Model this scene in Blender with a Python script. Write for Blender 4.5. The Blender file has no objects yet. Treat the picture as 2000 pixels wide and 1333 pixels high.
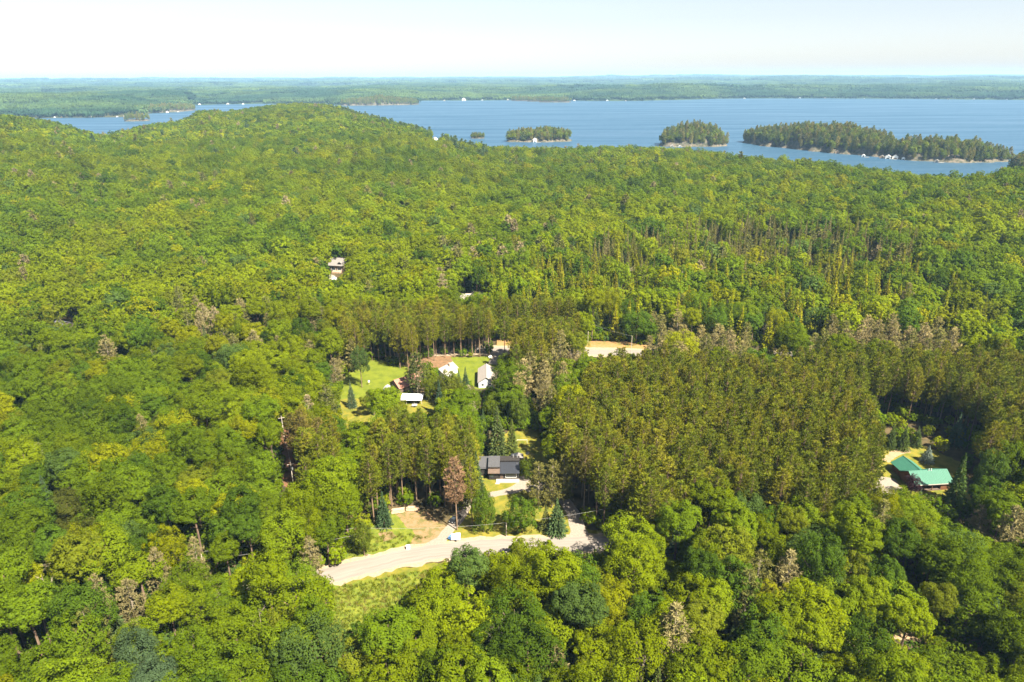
import bpy, math, random
import numpy as np
from mathutils import Matrix, Vector
from mathutils.geometry import tessellate_polygon

SC = bpy.context.scene
COL = SC.collection
rng = np.random.default_rng(7)
random.seed(7)
R = math.radians

# ------------------------------------------------------------------ camera
CAM_H = 130.0
FPX = 1333.0                                   # focal length in photograph pixels (2000 wide)
PITCH = math.atan((666.5 - 148) / FPX)
ROLL = R(.315)
Fv = np.array([0, math.cos(PITCH), -math.sin(PITCH)])
_U0 = np.array([0, math.sin(PITCH), math.cos(PITCH)])
_R0 = np.array([1.0, 0, 0])
Rv = _R0 * math.cos(ROLL) - _U0 * math.sin(ROLL)
Uv = _U0 * math.cos(ROLL) + _R0 * math.sin(ROLL)
CP = np.array([0, 0, CAM_H])
cam_d = bpy.data.cameras.new('camera')
cam_d.sensor_width = 36.0
cam_d.lens = 36.0 * FPX / 2000.0
cam_d.clip_start = 1.0
cam_d.clip_end = 80000.0
cam = bpy.data.objects.new('camera', cam_d)
COL.objects.link(cam)
cam.matrix_world = Matrix(((Rv[0], Uv[0], -Fv[0], 0), (Rv[1], Uv[1], -Fv[1], 0), (Rv[2], Uv[2], -Fv[2], CAM_H), (0, 0, 0, 1)))
SC.camera = cam

# ------------------------------------------------------------------ world, sun, exposure
SUN_EL, SHADOW_BACK = R(52), R(44)             # shadows fall to the left and away from the camera
sun_dir = np.array([math.cos(SHADOW_BACK) * math.cos(SUN_EL), -math.sin(SHADOW_BACK) * math.cos(SUN_EL), math.sin(SUN_EL)])
w = bpy.data.worlds.new('World'); SC.world = w; w.use_nodes = True
nt = w.node_tree; nt.nodes.clear()
sky = nt.nodes.new('ShaderNodeTexSky'); sky.sky_type = 'NISHITA'; sky.sun_disc = False
sky.sun_elevation = SUN_EL; sky.sun_rotation = math.atan2(sun_dir[0], sun_dir[1])
sky.air_density = 1.0; sky.dust_density = .6; sky.ozone_density = 1.0; sky.altitude = 200
bg = nt.nodes.new('ShaderNodeBackground'); bg.inputs[1].default_value = 0.055
wo = nt.nodes.new('ShaderNodeOutputWorld')
cool = nt.nodes.new('ShaderNodeMixRGB'); cool.blend_type = 'MULTIPLY'; cool.inputs[0].default_value = 1; cool.inputs[2].default_value = (.60, .607, .645, 1)   # one even white balance for the whole hazy sky
hs = nt.nodes.new('ShaderNodeHueSaturation'); hs.inputs['Saturation'].default_value = .55
nt.links.new(sky.outputs[0], hs.inputs['Color']); nt.links.new(hs.outputs[0], cool.inputs[1]); nt.links.new(cool.outputs[0], bg.inputs[0]); nt.links.new(bg.outputs[0], wo.inputs[0])
sl = bpy.data.lights.new('sun', 'SUN'); sl.energy = 5.0; sl.angle = R(.5); sl.color = (1.0, .91, .74)
so = bpy.data.objects.new('sun', sl); COL.objects.link(so)
so.rotation_euler = Vector(sun_dir).to_track_quat('Z', 'Y').to_euler()
so.location = (0, 0, 400)
SC.view_settings.view_transform = 'Standard'; SC.view_settings.look = 'None'
SC.view_settings.exposure = 2.28; SC.view_settings.gamma = 1.0; SC.view_settings.use_curve_mapping = False
cy = SC.cycles
cy.max_bounces = 7; cy.diffuse_bounces = 5; cy.glossy_bounces = 2; cy.transmission_bounces = 4
cy.volume_bounces = 0; cy.transparent_max_bounces = 4
cy.use_denoising = True; cy.denoiser = 'OPENIMAGEDENOISE'; cy.denoising_input_passes = 'RGB_ALBEDO_NORMAL'; cy.denoising_prefilter = 'NONE'

# ------------------------------------------------------------------ geometry of the view
def un(x, y, z=0.0):
    """Ground point (at height z) seen at photograph pixel x, y."""
    d = Fv * FPX + Rv * (x - 1000.0) + Uv * (666.5 - y)
    t = (z - CAM_H) / d[2]
    return CP + d * t

def pixv(P):
    v = np.asarray(P, float) - CP
    dpt = v @ Fv
    return np.stack([1000 + FPX * (v @ Rv) / dpt, 666.5 - FPX * (v @ Uv) / dpt], -1)

def ray(x, y, dist):
    """Point on the pixel's ray at horizontal distance dist."""
    d = Fv * FPX + Rv * (x - 1000.0) + Uv * (666.5 - y)
    return CP + d * (dist / math.hypot(d[0], d[1]))

def inpoly(P, poly):
    x, y = P[..., 0], P[..., 1]
    r = np.zeros(x.shape, bool)
    n = len(poly)
    for i in range(n):
        x1, y1 = poly[i]; x2, y2 = poly[(i + 1) % n]
        if y1 == y2: continue
        r ^= ((y1 > y) != (y2 > y)) & (x < (x2 - x1) * (y - y1) / (y2 - y1) + x1)
    return r

def sstep(a, b, x):
    t = np.clip((x - a) / (b - a), 0, 1)
    return t * t * (3 - 2 * t)

_g = np.random.default_rng(3).random((64, 64))
def vnoise(x, y):
    xi = np.floor(x).astype(int); yi = np.floor(y).astype(int)
    fx = x - xi; fy = y - yi
    fx = fx * fx * (3 - 2 * fx); fy = fy * fy * (3 - 2 * fy)
    a = _g[xi % 64, yi % 64]; b = _g[(xi + 1) % 64, yi % 64]; c = _g[xi % 64, (yi + 1) % 64]; d = _g[(xi + 1) % 64, (yi + 1) % 64]
    return (a * (1 - fx) + b * fx) * (1 - fy) + (c * (1 - fx) + d * fx) * fy
def fbm(x, y, o=4):
    s = 0; a = .5
    for i in range(o):
        s = s + a * vnoise(x * 2 ** i + 17 * i, y * 2 ** i + 31 * i); a *= .5
    return s

# ------------------------------------------------------------------ materials
def mat(name):
    m = bpy.data.materials.new(name); m.use_nodes = True
    t = m.node_tree; t.nodes.clear()
    o = t.nodes.new('ShaderNodeOutputMaterial')
    return m, t, o
def N(t, kind, **kw):
    n = t.nodes.new(kind)
    for k, v in kw.items():
        if k.startswith('i_'): n.inputs[k[2:].replace('_', ' ')].default_value = v
        else: setattr(n, k, v)
    return n
def L(t, a, b): t.links.new(a, b)

def surf(name, col, col2=None, scale=1.0, rough=.9, detail=6, bump=0, spec=.2, metal=0, stretch=None, contrast=(.35, .65)):
    """Plain procedural surface: two colours mixed by noise in world or object space."""
    m, t, o = mat(name)
    b = N(t, 'ShaderNodeBsdfPrincipled')
    b.inputs['Roughness'].default_value = rough
    b.inputs['Specular IOR Level'].default_value = spec
    b.inputs['Metallic'].default_value = metal
    g = N(t, 'ShaderNodeNewGeometry')
    n = N(t, 'ShaderNodeTexNoise'); n.inputs['Scale'].default_value = scale; n.inputs['Detail'].default_value = detail
    n.inputs['Roughness'].default_value = .65
    src = g.outputs['Position']
    if stretch:
        mp = N(t, 'ShaderNodeMapping'); mp.inputs['Scale'].default_value = stretch
        L(t, src, mp.inputs['Vector']); src = mp.outputs[0]
    L(t, src, n.inputs['Vector'])
    cr = N(t, 'ShaderNodeValToRGB')
    c2 = col2 or tuple(c * .7 for c in col)
    cr.color_ramp.elements[0].position = contrast[0]; cr.color_ramp.elements[1].position = contrast[1]
    cr.color_ramp.elements[0].color = (*c2, 1); cr.color_ramp.elements[1].color = (*col, 1)
    L(t, n.outputs[0], cr.inputs[0]); L(t, cr.outputs[0], b.inputs['Base Color'])
    if bump:
        bp = N(t, 'ShaderNodeBump'); bp.inputs['Strength'].default_value = .6; bp.inputs['Distance'].default_value = bump
        L(t, n.outputs[0], bp.inputs['Height']); L(t, bp.outputs[0], b.inputs['Normal'])
    L(t, b.outputs[0], o.inputs[0])
    return m

def leafmat(name, var=.5, trans=.3):
    """Foliage: the colour of each tree comes from its tint, each leaf varies a little."""
    m, t, o = mat(name)
    at = N(t, 'ShaderNodeAttribute', attribute_type='INSTANCER', attribute_name='tint')
    g = N(t, 'ShaderNodeNewGeometry')
    mr = N(t, 'ShaderNodeMapRange'); mr.inputs[3].default_value = 1 - var * .5; mr.inputs[4].default_value = 1 + var * .5
    L(t, g.outputs['Random Per Island'], mr.inputs[0])
    vm = N(t, 'ShaderNodeVectorMath', operation='SCALE')
    L(t, at.outputs['Color'], vm.inputs[0]); L(t, mr.outputs[0], vm.inputs['Scale'])
    d = N(t, 'ShaderNodeBsdfDiffuse'); tr = N(t, 'ShaderNodeBsdfTranslucent'); mx = N(t, 'ShaderNodeMixShader'); mx.inputs[0].default_value = trans
    L(t, vm.outputs[0], d.inputs[0]); L(t, vm.outputs[0], tr.inputs[0])
    L(t, d.outputs[0], mx.inputs[1]); L(t, tr.outputs[0], mx.inputs[2]); L(t, mx.outputs[0], o.inputs[0])
    return m

M = {}
M['leaf'] = leafmat('broad_leaf', .30, .48)
M['needle'] = leafmat('needle', .35, .28)
M['canopy'] = leafmat('far_canopy', .5, .1)
M['bark'] = surf('bark', (.16, .11, .075), (.08, .055, .04), 3, stretch=(1, 1, .2))
M['pinebark'] = surf('pine_bark', (.21, .14, .09), (.12, .085, .055), 2, stretch=(1, 1, .25))
M['deadwood'] = surf('dead_wood', (.29, .245, .18), (.18, .15, .11), 2, stretch=(1, 1, .3))
M['floor'] = surf('forest_floor', (.085, .06, .03), (.035, .03, .015), .25, bump=.2)
M['grass'] = surf('lawn_grass', (0.149, 0.126, 0.015), (0.072, 0.086, 0.008), .3, contrast=(.38, .6), bump=.05)
M['lushgrass'] = surf('lush_lawn', (0.110, 0.128, 0.008), (0.066, 0.088, 0.006), .25, contrast=(.35, .65), bump=.05)
M['meadow'] = surf('meadow_grass', (0.128, 0.138, 0.013), (0.062, 0.090, 0.008), .5, contrast=(.38, .62), bump=.1)
M['dirt'] = surf('bare_dirt', (.20, .125, .068), (.10, .09, .028), .5, contrast=(.4, .6), bump=.05)
M['sand'] = surf('sand', (0.264, 0.183, 0.111), (0.187, 0.136, 0.076), .6, bump=.04)
M['earth'] = surf('orange_earth', (0.230, 0.119, 0.051), (0.102, 0.102, 0.025), .35, contrast=(.35, .6))
M['gravel'] = surf('gravel', (0.224, 0.191, 0.159), (0.152, 0.130, 0.108), 2.5, bump=.03)
M['shoulder'] = surf('gravel_shoulder', (0.266, 0.214, 0.155), (0.192, 0.148, 0.096), 1.2, bump=.03)
M['asphalt'] = surf('worn_asphalt', (.25, .205, .17), (.19, .155, .13), .5, stretch=(.25, 1.6, 1), contrast=(.3, .7))
M['darkroof'] = surf('charcoal_metal_roof', (.030, .033, .042), (.022, .024, .03), 2, rough=.45, spec=.5)
M['greyroof'] = surf('grey_metal_roof', (.075, .075, .08), (.055, .055, .06), 2, rough=.5, spec=.4)
M['blackwall'] = surf('black_stained_wood', (.03, .026, .024), (.018, .016, .015), 3, stretch=(6, 1, .6))
M['brownwall'] = surf('brown_wood', (.12, .085, .065), (.07, .05, .04), 3)
M['logwall'] = surf('log_wall', (.14, .062, .03), (.08, .035, .018), 2.5, stretch=(.4, .4, 3))
M['greenroof'] = surf('green_metal_roof', (0.033, 0.124, 0.085), (0.026, 0.099, 0.068), 1.2, rough=.6, spec=.25, stretch=(3, .5, .5))
M['white'] = surf('white_paint', (0.702, 0.693, 0.666), (0.558, 0.558, 0.540), 1.2)
M['concrete'] = surf('pale_concrete', (0.357, 0.323, 0.281), (0.289, 0.255, 0.221), 1.5)
M['paleroof'] = surf('pale_shingle', (.27, .24, .215), (.21, .19, .17), 2.2)
M['greyshingle'] = surf('grey_shingle', (.17, .155, .148), (.125, .115, .11), 2.2)
M['darkshingle'] = surf('dark_shingle', (.12, .12, .14), (.08, .08, .10), 2.2)
M['redroof'] = surf('faded_red_roof', (.27, .135, .095), (.22, .105, .075), 1.2)
M['greymetal'] = surf('weathered_metal', (.35, .35, .34), (.25, .25, .24), 2, rough=.5)
M['bluesiding'] = surf('pale_siding', (.52, .55, .56), (.44, .47, .48), 2)
M['glass'] = surf('window_glass', (.03, .04, .05), (.02, .025, .03), 1, rough=.08, spec=.8)
M['paleglass'] = surf('bright_window', (.62, .52, .36), (.45, .38, .26), 2.5, rough=.2, spec=.5)
M['carpaint'] = surf('black_car_paint', (.012, .013, .016), (.010, .011, .013), 1, rough=.15, spec=.8)
M['rubber'] = surf('rubber', (.02, .02, .02), (.015, .015, .015), 3)
M['bluecover'] = surf('blue_cover', (.10, .24, .50), (.08, .19, .42), 2, rough=.5)
M['polewood'] = surf('weathered_pole', (.45, .39, .32), (.32, .27, .22), 3, stretch=(1, 1, .2))
M['wire'] = surf('cable', (.30, .29, .28), (.25, .25, .24), 1)
M['rock'] = surf('granite', (.36, .29, .23), (.18, .15, .12), .25, contrast=(.4, .6), bump=.4)
M['silver'] = surf('galvanised', (.55, .55, .56), (.45, .45, .46), 3, rough=.4, metal=.6)
M['wood'] = surf('cut_wood', (.42, .30, .20), (.26, .18, .12), 2)
M['boatred'] = surf('red_hull', (.45, .06, .05), (.35, .05, .04), 1, rough=.3)
M['deck'] = surf('grey_deck', (.38, .34, .29), (.28, .25, .21), 1.5)

# worn road: two paler wheel paths each way, dark seams and old patches that follow the lane
m, t_, o_ = mat('worn_road')
b_ = N(t_, 'ShaderNodeBsdfPrincipled'); b_.inputs['Roughness'].default_value = .9; b_.inputs['Specular IOR Level'].default_value = .2
ac = N(t_, 'ShaderNodeAttribute', attribute_name='across'); al = N(t_, 'ShaderNodeAttribute', attribute_name='along')
cx_ = N(t_, 'ShaderNodeCombineXYZ'); L(t_, al.outputs['Fac'], cx_.inputs[0]); L(t_, ac.outputs['Fac'], cx_.inputs[1])
mp_ = N(t_, 'ShaderNodeMapping'); mp_.inputs['Scale'].default_value = (.035, 2.6, 1); L(t_, cx_.outputs[0], mp_.inputs[0])
n1 = N(t_, 'ShaderNodeTexNoise'); n1.inputs['Scale'].default_value = 1.6; n1.inputs['Detail'].default_value = 6; n1.inputs['Roughness'].default_value = .7; L(t_, mp_.outputs[0], n1.inputs['Vector'])
sn = N(t_, 'ShaderNodeMath', operation='MULTIPLY'); sn.inputs[1].default_value = 12.6; L(t_, ac.outputs['Fac'], sn.inputs[0])
co_ = N(t_, 'ShaderNodeMath', operation='COSINE'); L(t_, sn.outputs[0], co_.inputs[0])
ad = N(t_, 'ShaderNodeMath', operation='MULTIPLY_ADD'); ad.inputs[1].default_value = .03; L(t_, co_.outputs[0], ad.inputs[0]); L(t_, n1.outputs[0], ad.inputs[2])
cr_ = N(t_, 'ShaderNodeValToRGB'); cr_.color_ramp.elements[0].position = .3; cr_.color_ramp.elements[1].position = .7
cr_.color_ramp.elements[0].color = (.135, .118, .104, 1); cr_.color_ramp.elements[1].color = (.205, .181, .159, 1)
L(t_, ad.outputs[0], cr_.inputs[0]); L(t_, cr_.outputs[0], b_.inputs['Base Color']); L(t_, b_.outputs[0], o_.inputs[0])
M['asphalt'] = m

# ------------------------------------------------------------------ mesh helpers
def mesh_np(name, V, faces, mats, fm=None, smooth=False):
    """faces: list of int arrays (n,k); fm: material index per array."""
    me = bpy.data.meshes.new(name)
    V = np.asarray(V, np.float32)
    me.vertices.add(len(V)); me.vertices.foreach_set('co', V.ravel())
    faces = [np.asarray(f, np.int32) for f in faces if len(f)]
    nl = sum(f.size for f in faces); nf = sum(len(f) for f in faces)
    me.loops.add(nl); me.loops.foreach_set('vertex_index', np.concatenate([f.ravel() for f in faces]))
    me.polygons.add(nf)
    tot = np.concatenate([np.full(len(f), f.shape[1], np.int32) for f in faces])
    st = np.concatenate([[0], np.cumsum(tot)[:-1]]).astype(np.int32)
    me.polygons.foreach_set('loop_start', st); me.polygons.foreach_set('loop_total', tot)
    for m_ in mats: me.materials.append(m_)
    if fm is not None:
        me.polygons.foreach_set('material_index', np.concatenate([np.full(len(f), k, np.int32) for f, k in zip(faces, fm)]))
    if smooth: me.polygons.foreach_set('use_smooth', np.ones(nf, bool))
    me.update(calc_edges=True)
    return me

def link(name, me, parent=None, loc=None, rotz=0):
    o = bpy.data.objects.new(name, me); COL.objects.link(o)
    if parent is not None: o.parent = parent
    if loc is not None: o.location = loc
    if rotz: o.rotation_euler = (0, 0, rotz)
    return o
def thing(name, label, cat, loc=(0, 0, 0), rotz=0, group=None):
    o = bpy.data.objects.new(name, None); COL.objects.link(o)
    o.empty_display_size = .3
    o.location = loc; o.rotation_euler = (0, 0, rotz)
    o['label'] = label; o['category'] = cat
    if group: o['group'] = group
    return o
def tag(o, label=None, cat=None, group=None, kind=None):
    for k, v in (('label', label), ('category', cat), ('group', group), ('kind', kind)):
        if v: o[k] = v
    return o

class MB:
    """Collects boxes, slabs, tubes; build() links them as one mesh object."""
    def __init__(s): s.v = []; s.f = []
    def add(s, vs, fs):
        b = len(s.v); s.v += [tuple(map(float, v)) for v in vs]; s.f += [tuple(i + b for i in f) for f in fs]; return s
    def box(s, x0, x1, y0, y1, z0, z1):
        return s.add([(x0, y0, z0), (x1, y0, z0), (x1, y1, z0), (x0, y1, z0), (x0, y0, z1), (x1, y0, z1), (x1, y1, z1), (x0, y1, z1)],
                     [(0, 3, 2, 1), (4, 5, 6, 7), (0, 1, 5, 4), (1, 2, 6, 5), (2, 3, 7, 6), (3, 0, 4, 7)])
    def slab(s, a, b, c, d, th):
        """Quad a b c d given a thickness downwards."""
        q = [Vector(p) for p in (a, b, c, d)]
        return s.add([*q, *[p - Vector((0, 0, th)) for p in q]], [(0, 1, 2, 3), (7, 6, 5, 4), (0, 4, 5, 1), (1, 5, 6, 2), (2, 6, 7, 3), (3, 7, 4, 0)])
    def prism(s, poly, z0, z1):
        n = len(poly)
        return s.add([(x, y, z0) for x, y in poly] + [(x, y, z1) for x, y in poly],
                     [tuple(range(n - 1, -1, -1)), tuple(range(n, 2 * n))] + [(i, (i + 1) % n, n + (i + 1) % n, n + i) for i in range(n)])
    def gable_end(s, x0, x1, y, zb, ze, zr, th=.15):
        xm = (x0 + x1) / 2
        pts = [(x0, zb), (x1, zb), (x1, ze), (xm, zr), (x0, ze)]
        return s.add([(x, y, z) for x, z in pts] + [(x, y + th, z) for x, z in pts],
                     [(0, 1, 2, 3, 4), (9, 8, 7, 6, 5)] + [(i, i + 5, (i + 1) % 5 + 5, (i + 1) % 5) for i in range(5)])
    def tube(s, pts, rads, k=6):
        pts = [Vector(p) for p in pts]; b = len(s.v)
        for i, p in enumerate(pts):
            d = (pts[min(i + 1, len(pts) - 1)] - pts[max(i - 1, 0)]).normalized()
            a = d.cross(Vector((0, 0, 1)) if abs(d.z) < .9 else Vector((1, 0, 0))).normalized(); c = d.cross(a)
            for j in range(k):
                t = 2 * math.pi * j / k
                s.v.append(tuple(p + (a * math.cos(t) + c * math.sin(t)) * rads[i]))
        for i in range(len(pts) - 1):
            for j in range(k):
                s.f.append((b + i * k + j, b + i * k + (j + 1) % k, b + (i + 1) * k + (j + 1) % k, b + (i + 1) * k + j))
        s.f.append(tuple(b + (len(pts) - 1) * k + j for j in range(k)))
        s.f.append(tuple(b + j for j in range(k - 1, -1, -1)))
        return s
    def mesh(s, name, m):
        me = bpy.data.meshes.new(name); me.from_pydata(s.v, [], s.f); me.materials.append(m); me.update(); return me
    def arrays(s):
        return np.array(s.v), s.f
    def build(s, name, m, parent=None): return link(name, s.mesh(name, m), parent)

# ------------------------------------------------------------------ terrain, lake, islands
ZL = -8.0                                      # lake level
CANOPY = 18.5
SIL = [(-400, 232, 1500), (0, 229, 1500), (50, 231, 1480), (100, 241, 1450), (140, 251, 1400), (175, 261, 1350), (211, 266, 1330), (250, 256, 1400), (300, 246, 1500), (345, 240, 1580), (374, 232, 1680),
       (388, 220, 1740), (400, 216, 1750), (425, 219, 1760), (445, 221, 1770), (470, 217, 1800), (500, 212, 1850), (550, 206, 1900), (600, 204, 1900),
       (640, 207, 1850), (680, 215, 1750), (705, 224, 1600), (740, 233, 1500), (775, 243, 1400), (800, 250, 1350), (840, 259, 1280), (860, 269, 1200),
       (900, 284, 1120), (930, 293, 1080), (1000, 300, 1050), (1100, 302, 1040), (1200, 299, 1040), (1300, 301, 1020), (1400, 312, 980), (1450, 321, 940),
       (1500, 325, 920), (1560, 328, 900), (1620, 334, 880), (1700, 348, 830), (1760, 359, 790), (1800, 364, 775), (1870, 367, 765), (1920, 358, 790),
       (1970, 347, 820), (2000, 340, 850), (2400, 330, 900)]
_s = [ray(*q) for q in SIL]
SIL_A = np.array([math.atan2(p[0], p[1]) for p in _s]); SIL_R = np.array([q[2] for q in SIL], float); SIL_Z = np.array([p[2] for p in _s]) - CANOPY
SHORE = [(-400, 233), (90, 231), (240, 229), (300, 221.5), (340, 219.5), (368, 214), (374, 205.5), (420, 204.5), (500, 203), (600, 204), (680, 206.5), (806, 204.5),
         (814, 197.5), (900, 196.5), (1000, 196), (1115, 197), (1250, 197.5), (1400, 193.5), (1500, 192.5), (1600, 192.5), (1800, 194), (2000, 195.5), (2400, 196)]
_h = [un(x, y, ZL) for x, y in SHORE]
SH_A = np.array([math.atan2(p[0], p[1]) for p in _h]); SH_R = np.array([math.hypot(p[0], p[1]) for p in _h])

def hgt(X, Y):
    d = np.hypot(X, Y); a = np.arctan2(X, Y)
    r = np.interp(a, SIL_A, SIL_R); zr = np.interp(a, SIL_A, SIL_Z); sh = np.interp(a, SH_A, SH_R)
    t = np.clip((d - 330) / (r - 330), 0, 1)
    near = zr * (t * t * (3 - 2 * t)) + (fbm(X / 180, Y / 180) - .47) * 16 * sstep(330, 480, d) * (1 - .7 * sstep(r - 150, r, d))
    fall = sstep(r + 20, r + 330, d)
    near = near + (ZL - 7 - near) * fall
    k = d - sh + (fbm(X / 260, Y / 260) - .47) * 160
    far = ZL - 6 + 6 * sstep(-200, 0, k) + 10 * sstep(0, 130, k) + sstep(60, 900, k) * ((fbm(X / 1100, Y / 700) - .42) * 105 + 8) \
        + 45 * sstep(6000, 20000, d) + (fbm(X / 4000, Y / 2500) - .45) * 90 * sstep(7000, 12000, d)
    return np.where(d < (r + sh) / 2, near, far)

ring = np.concatenate([np.linspace(20, 330, 40), np.geomspace(335, 2300, 260), np.geomspace(2315, 30000, 330)])
ang = np.linspace(R(-72), R(72), 561)
A_, D_ = np.meshgrid(ang, ring)
X_, Y_ = D_ * np.sin(A_), D_ * np.cos(A_)
Z_ = hgt(X_, Y_)
V_ = np.stack([X_, Y_, Z_], -1).reshape(-1, 3)
nr, na = D_.shape
i0 = (np.arange(nr - 1)[:, None] * na + np.arange(na - 1)[None]).ravel()
# ground behind the camera
bk = np.array([(-2500, 6, -.0), (2500, 6, 0), (2500, -2500, 0), (-2500, -2500, 0)], float)
m, t_, o_ = mat('ground_cover')
b_ = N(t_, 'ShaderNodeBsdfPrincipled'); b_.inputs['Roughness'].default_value = .95; b_.inputs['Specular IOR Level'].default_value = .1
g_ = N(t_, 'ShaderNodeNewGeometry'); n_ = N(t_, 'ShaderNodeTexNoise'); n_.inputs['Scale'].default_value = .22; n_.inputs['Detail'].default_value = 8
L(t_, g_.outputs['Position'], n_.inputs['Vector'])
c_ = N(t_, 'ShaderNodeValToRGB'); c_.color_ramp.elements[0].position = .35; c_.color_ramp.elements[1].position = .68
c_.color_ramp.elements[0].color = (.028, .026, .012, 1); c_.color_ramp.elements[1].color = (.085, .062, .03, 1)
L(t_, n_.outputs[0], c_.inputs[0])
n2 = N(t_, 'ShaderNodeTexNoise'); n2.inputs['Scale'].default_value = .012; n2.inputs['Detail'].default_value = 8; n2.inputs['Roughness'].default_value = .7
mp_ = N(t_, 'ShaderNodeMapping'); mp_.inputs['Scale'].default_value = (1, .5, 1)
L(t_, g_.outputs['Position'], mp_.inputs[0]); L(t_, mp_.outputs[0], n2.inputs['Vector'])
c2_ = N(t_, 'ShaderNodeValToRGB'); c2_.color_ramp.elements[0].position = .38; c2_.color_ramp.elements[1].position = .62
c2_.color_ramp.elements[0].color = (.018, .036, .016, 1); c2_.color_ramp.elements[1].color = (.045, .068, .02, 1)
L(t_, n2.outputs[0], c2_.inputs[0])
wd = N(t_, 'ShaderNodeAttribute', attribute_name='wooded')
mx_ = N(t_, 'ShaderNodeMixRGB'); L(t_, wd.outputs['Fac'], mx_.inputs[0]); L(t_, c_.outputs[0], mx_.inputs[1]); L(t_, c2_.outputs[0], mx_.inputs[2])
L(t_, mx_.outputs[0], b_.inputs['Base Color']); L(t_, b_.outputs[0], o_.inputs[0])
M['ground'] = m
me = mesh_np('ground', np.concatenate([V_, bk]), [np.stack([i0, i0 + 1, i0 + na + 1, i0 + na], -1)[:, ::-1], np.array([[nr * na + 3, nr * na + 2, nr * na + 1, nr * na]])], [m], smooth=True)
at_ = me.attributes.new('wooded', 'FLOAT', 'POINT')
at_.data.foreach_set('value', np.concatenate([sstep(2500, 4000, D_.ravel()), np.zeros(4)]).astype(np.float32))
tag(link('ground', me), kind='structure')

# lake
m, t_, o_ = mat('lake_water')
g_ = N(t_, 'ShaderNodeNewGeometry')
mp_ = N(t_, 'ShaderNodeMapping'); mp_.inputs['Scale'].default_value = (.0016, .011, 1); L(t_, g_.outputs['Position'], mp_.inputs[0])
ns = N(t_, 'ShaderNodeTexNoise'); ns.inputs['Scale'].default_value = 1; ns.inputs['Detail'].default_value = 5; ns.inputs['Roughness'].default_value = .6; L(t_, mp_.outputs[0], ns.inputs['Vector'])
rp = N(t_, 'ShaderNodeMapRange'); rp.inputs[1].default_value = .3; rp.inputs[2].default_value = .7; rp.inputs[3].default_value = .08; rp.inputs[4].default_value = .32
L(t_, ns.outputs[0], rp.inputs[0])
df = N(t_, 'ShaderNodeBsdfDiffuse'); df.inputs[0].default_value = (.022, .056, .098, 1)
gl = N(t_, 'ShaderNodeBsdfGlossy'); gl.inputs['Roughness'].default_value = .28; gl.inputs[0].default_value = (.66, .80, .92, 1)
nb = N(t_, 'ShaderNodeTexNoise'); nb.inputs['Scale'].default_value = .12; nb.inputs['Detail'].default_value = 4; L(t_, g_.outputs['Position'], nb.inputs['Vector'])
bp = N(t_, 'ShaderNodeBump'); bp.inputs['Strength'].default_value = .5; bp.inputs['Distance'].default_value = 1.5
L(t_, nb.outputs[0], bp.inputs['Height']); L(t_, bp.outputs[0], gl.inputs['Normal'])
mx_ = N(t_, 'ShaderNodeMixShader'); L(t_, rp.outputs[0], mx_.inputs[0]); L(t_, df.outputs[0], mx_.inputs[1]); L(t_, gl.outputs[0], mx_.inputs[2]); L(t_, mx_.outputs[0], o_.inputs[0])
M['water'] = m
me = mesh_np('lake', [(-12000, 500, ZL), (12000, 500, ZL), (16000, 16000, ZL), (-16000, 16000, ZL)], [[(0, 1, 2, 3)]], [m])
tag(link('lake', me), kind='structure')

# islands: spine points (pixel on the front waterline), half width in depth, height
ISL = {
 'long_island': ([(1470, 280, 22, 10), (1520, 287, 42, 20), (1580, 293, 52, 27), (1640, 299, 55, 29), (1700, 305, 44, 20), (1742, 309, 26, 7), (1790, 314, 42, 16), (1850, 317, 42, 17), (1905, 317, 34, 10), (1945, 316.5, 20, 5)]),
 'round_island': ([(1312, 287, 26, 10), (1340, 287, 48, 24), (1362, 287, 48, 24), (1390, 287, 28, 9)]),
 'boathouse_island': ([(1006, 278, 18, 6), (1040, 278, 32, 9), (1070, 278, 34, 12), (1098, 277.5, 22, 8)]),
 'tiny_island': ([(927, 271, 9, 2.2), (938, 271, 9, 2.2)]),
 'east_headland': ([(2003, 343, 26, 7), (2070, 345, 50, 14), (2200, 345, 60, 16)]),
 'bay_islet': ([(258, 237.5, 22, 6), (280, 237, 22, 6)]),
 'far_islet': ([(1068, 200.5, 40, 6), (1100, 200.5, 40, 7)]),
 'low_islet': ([(1012, 197.7, 40, 4), (1022, 197.7, 40, 4)]),
 'middle_islet': ([(1045, 199, 45, 6), (1062, 199, 45, 6)]),
 'hook_point': ([(285, 221.5, 40, 10), (330, 219.5, 60, 14), (362, 216.5, 45, 8)]),
 'rocky_point': ([(690, 206.8, 60, 14), (740, 206.3, 90, 26), (790, 205.5, 70, 14), (803, 205, 40, 6)]),
}
island_fn = {}
m = surf('shore_rock', (.10, .082, .062), (.03, .035, .02), .16, contrast=(.38, .6), bump=.5)
M['shorerock'] = m
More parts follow.
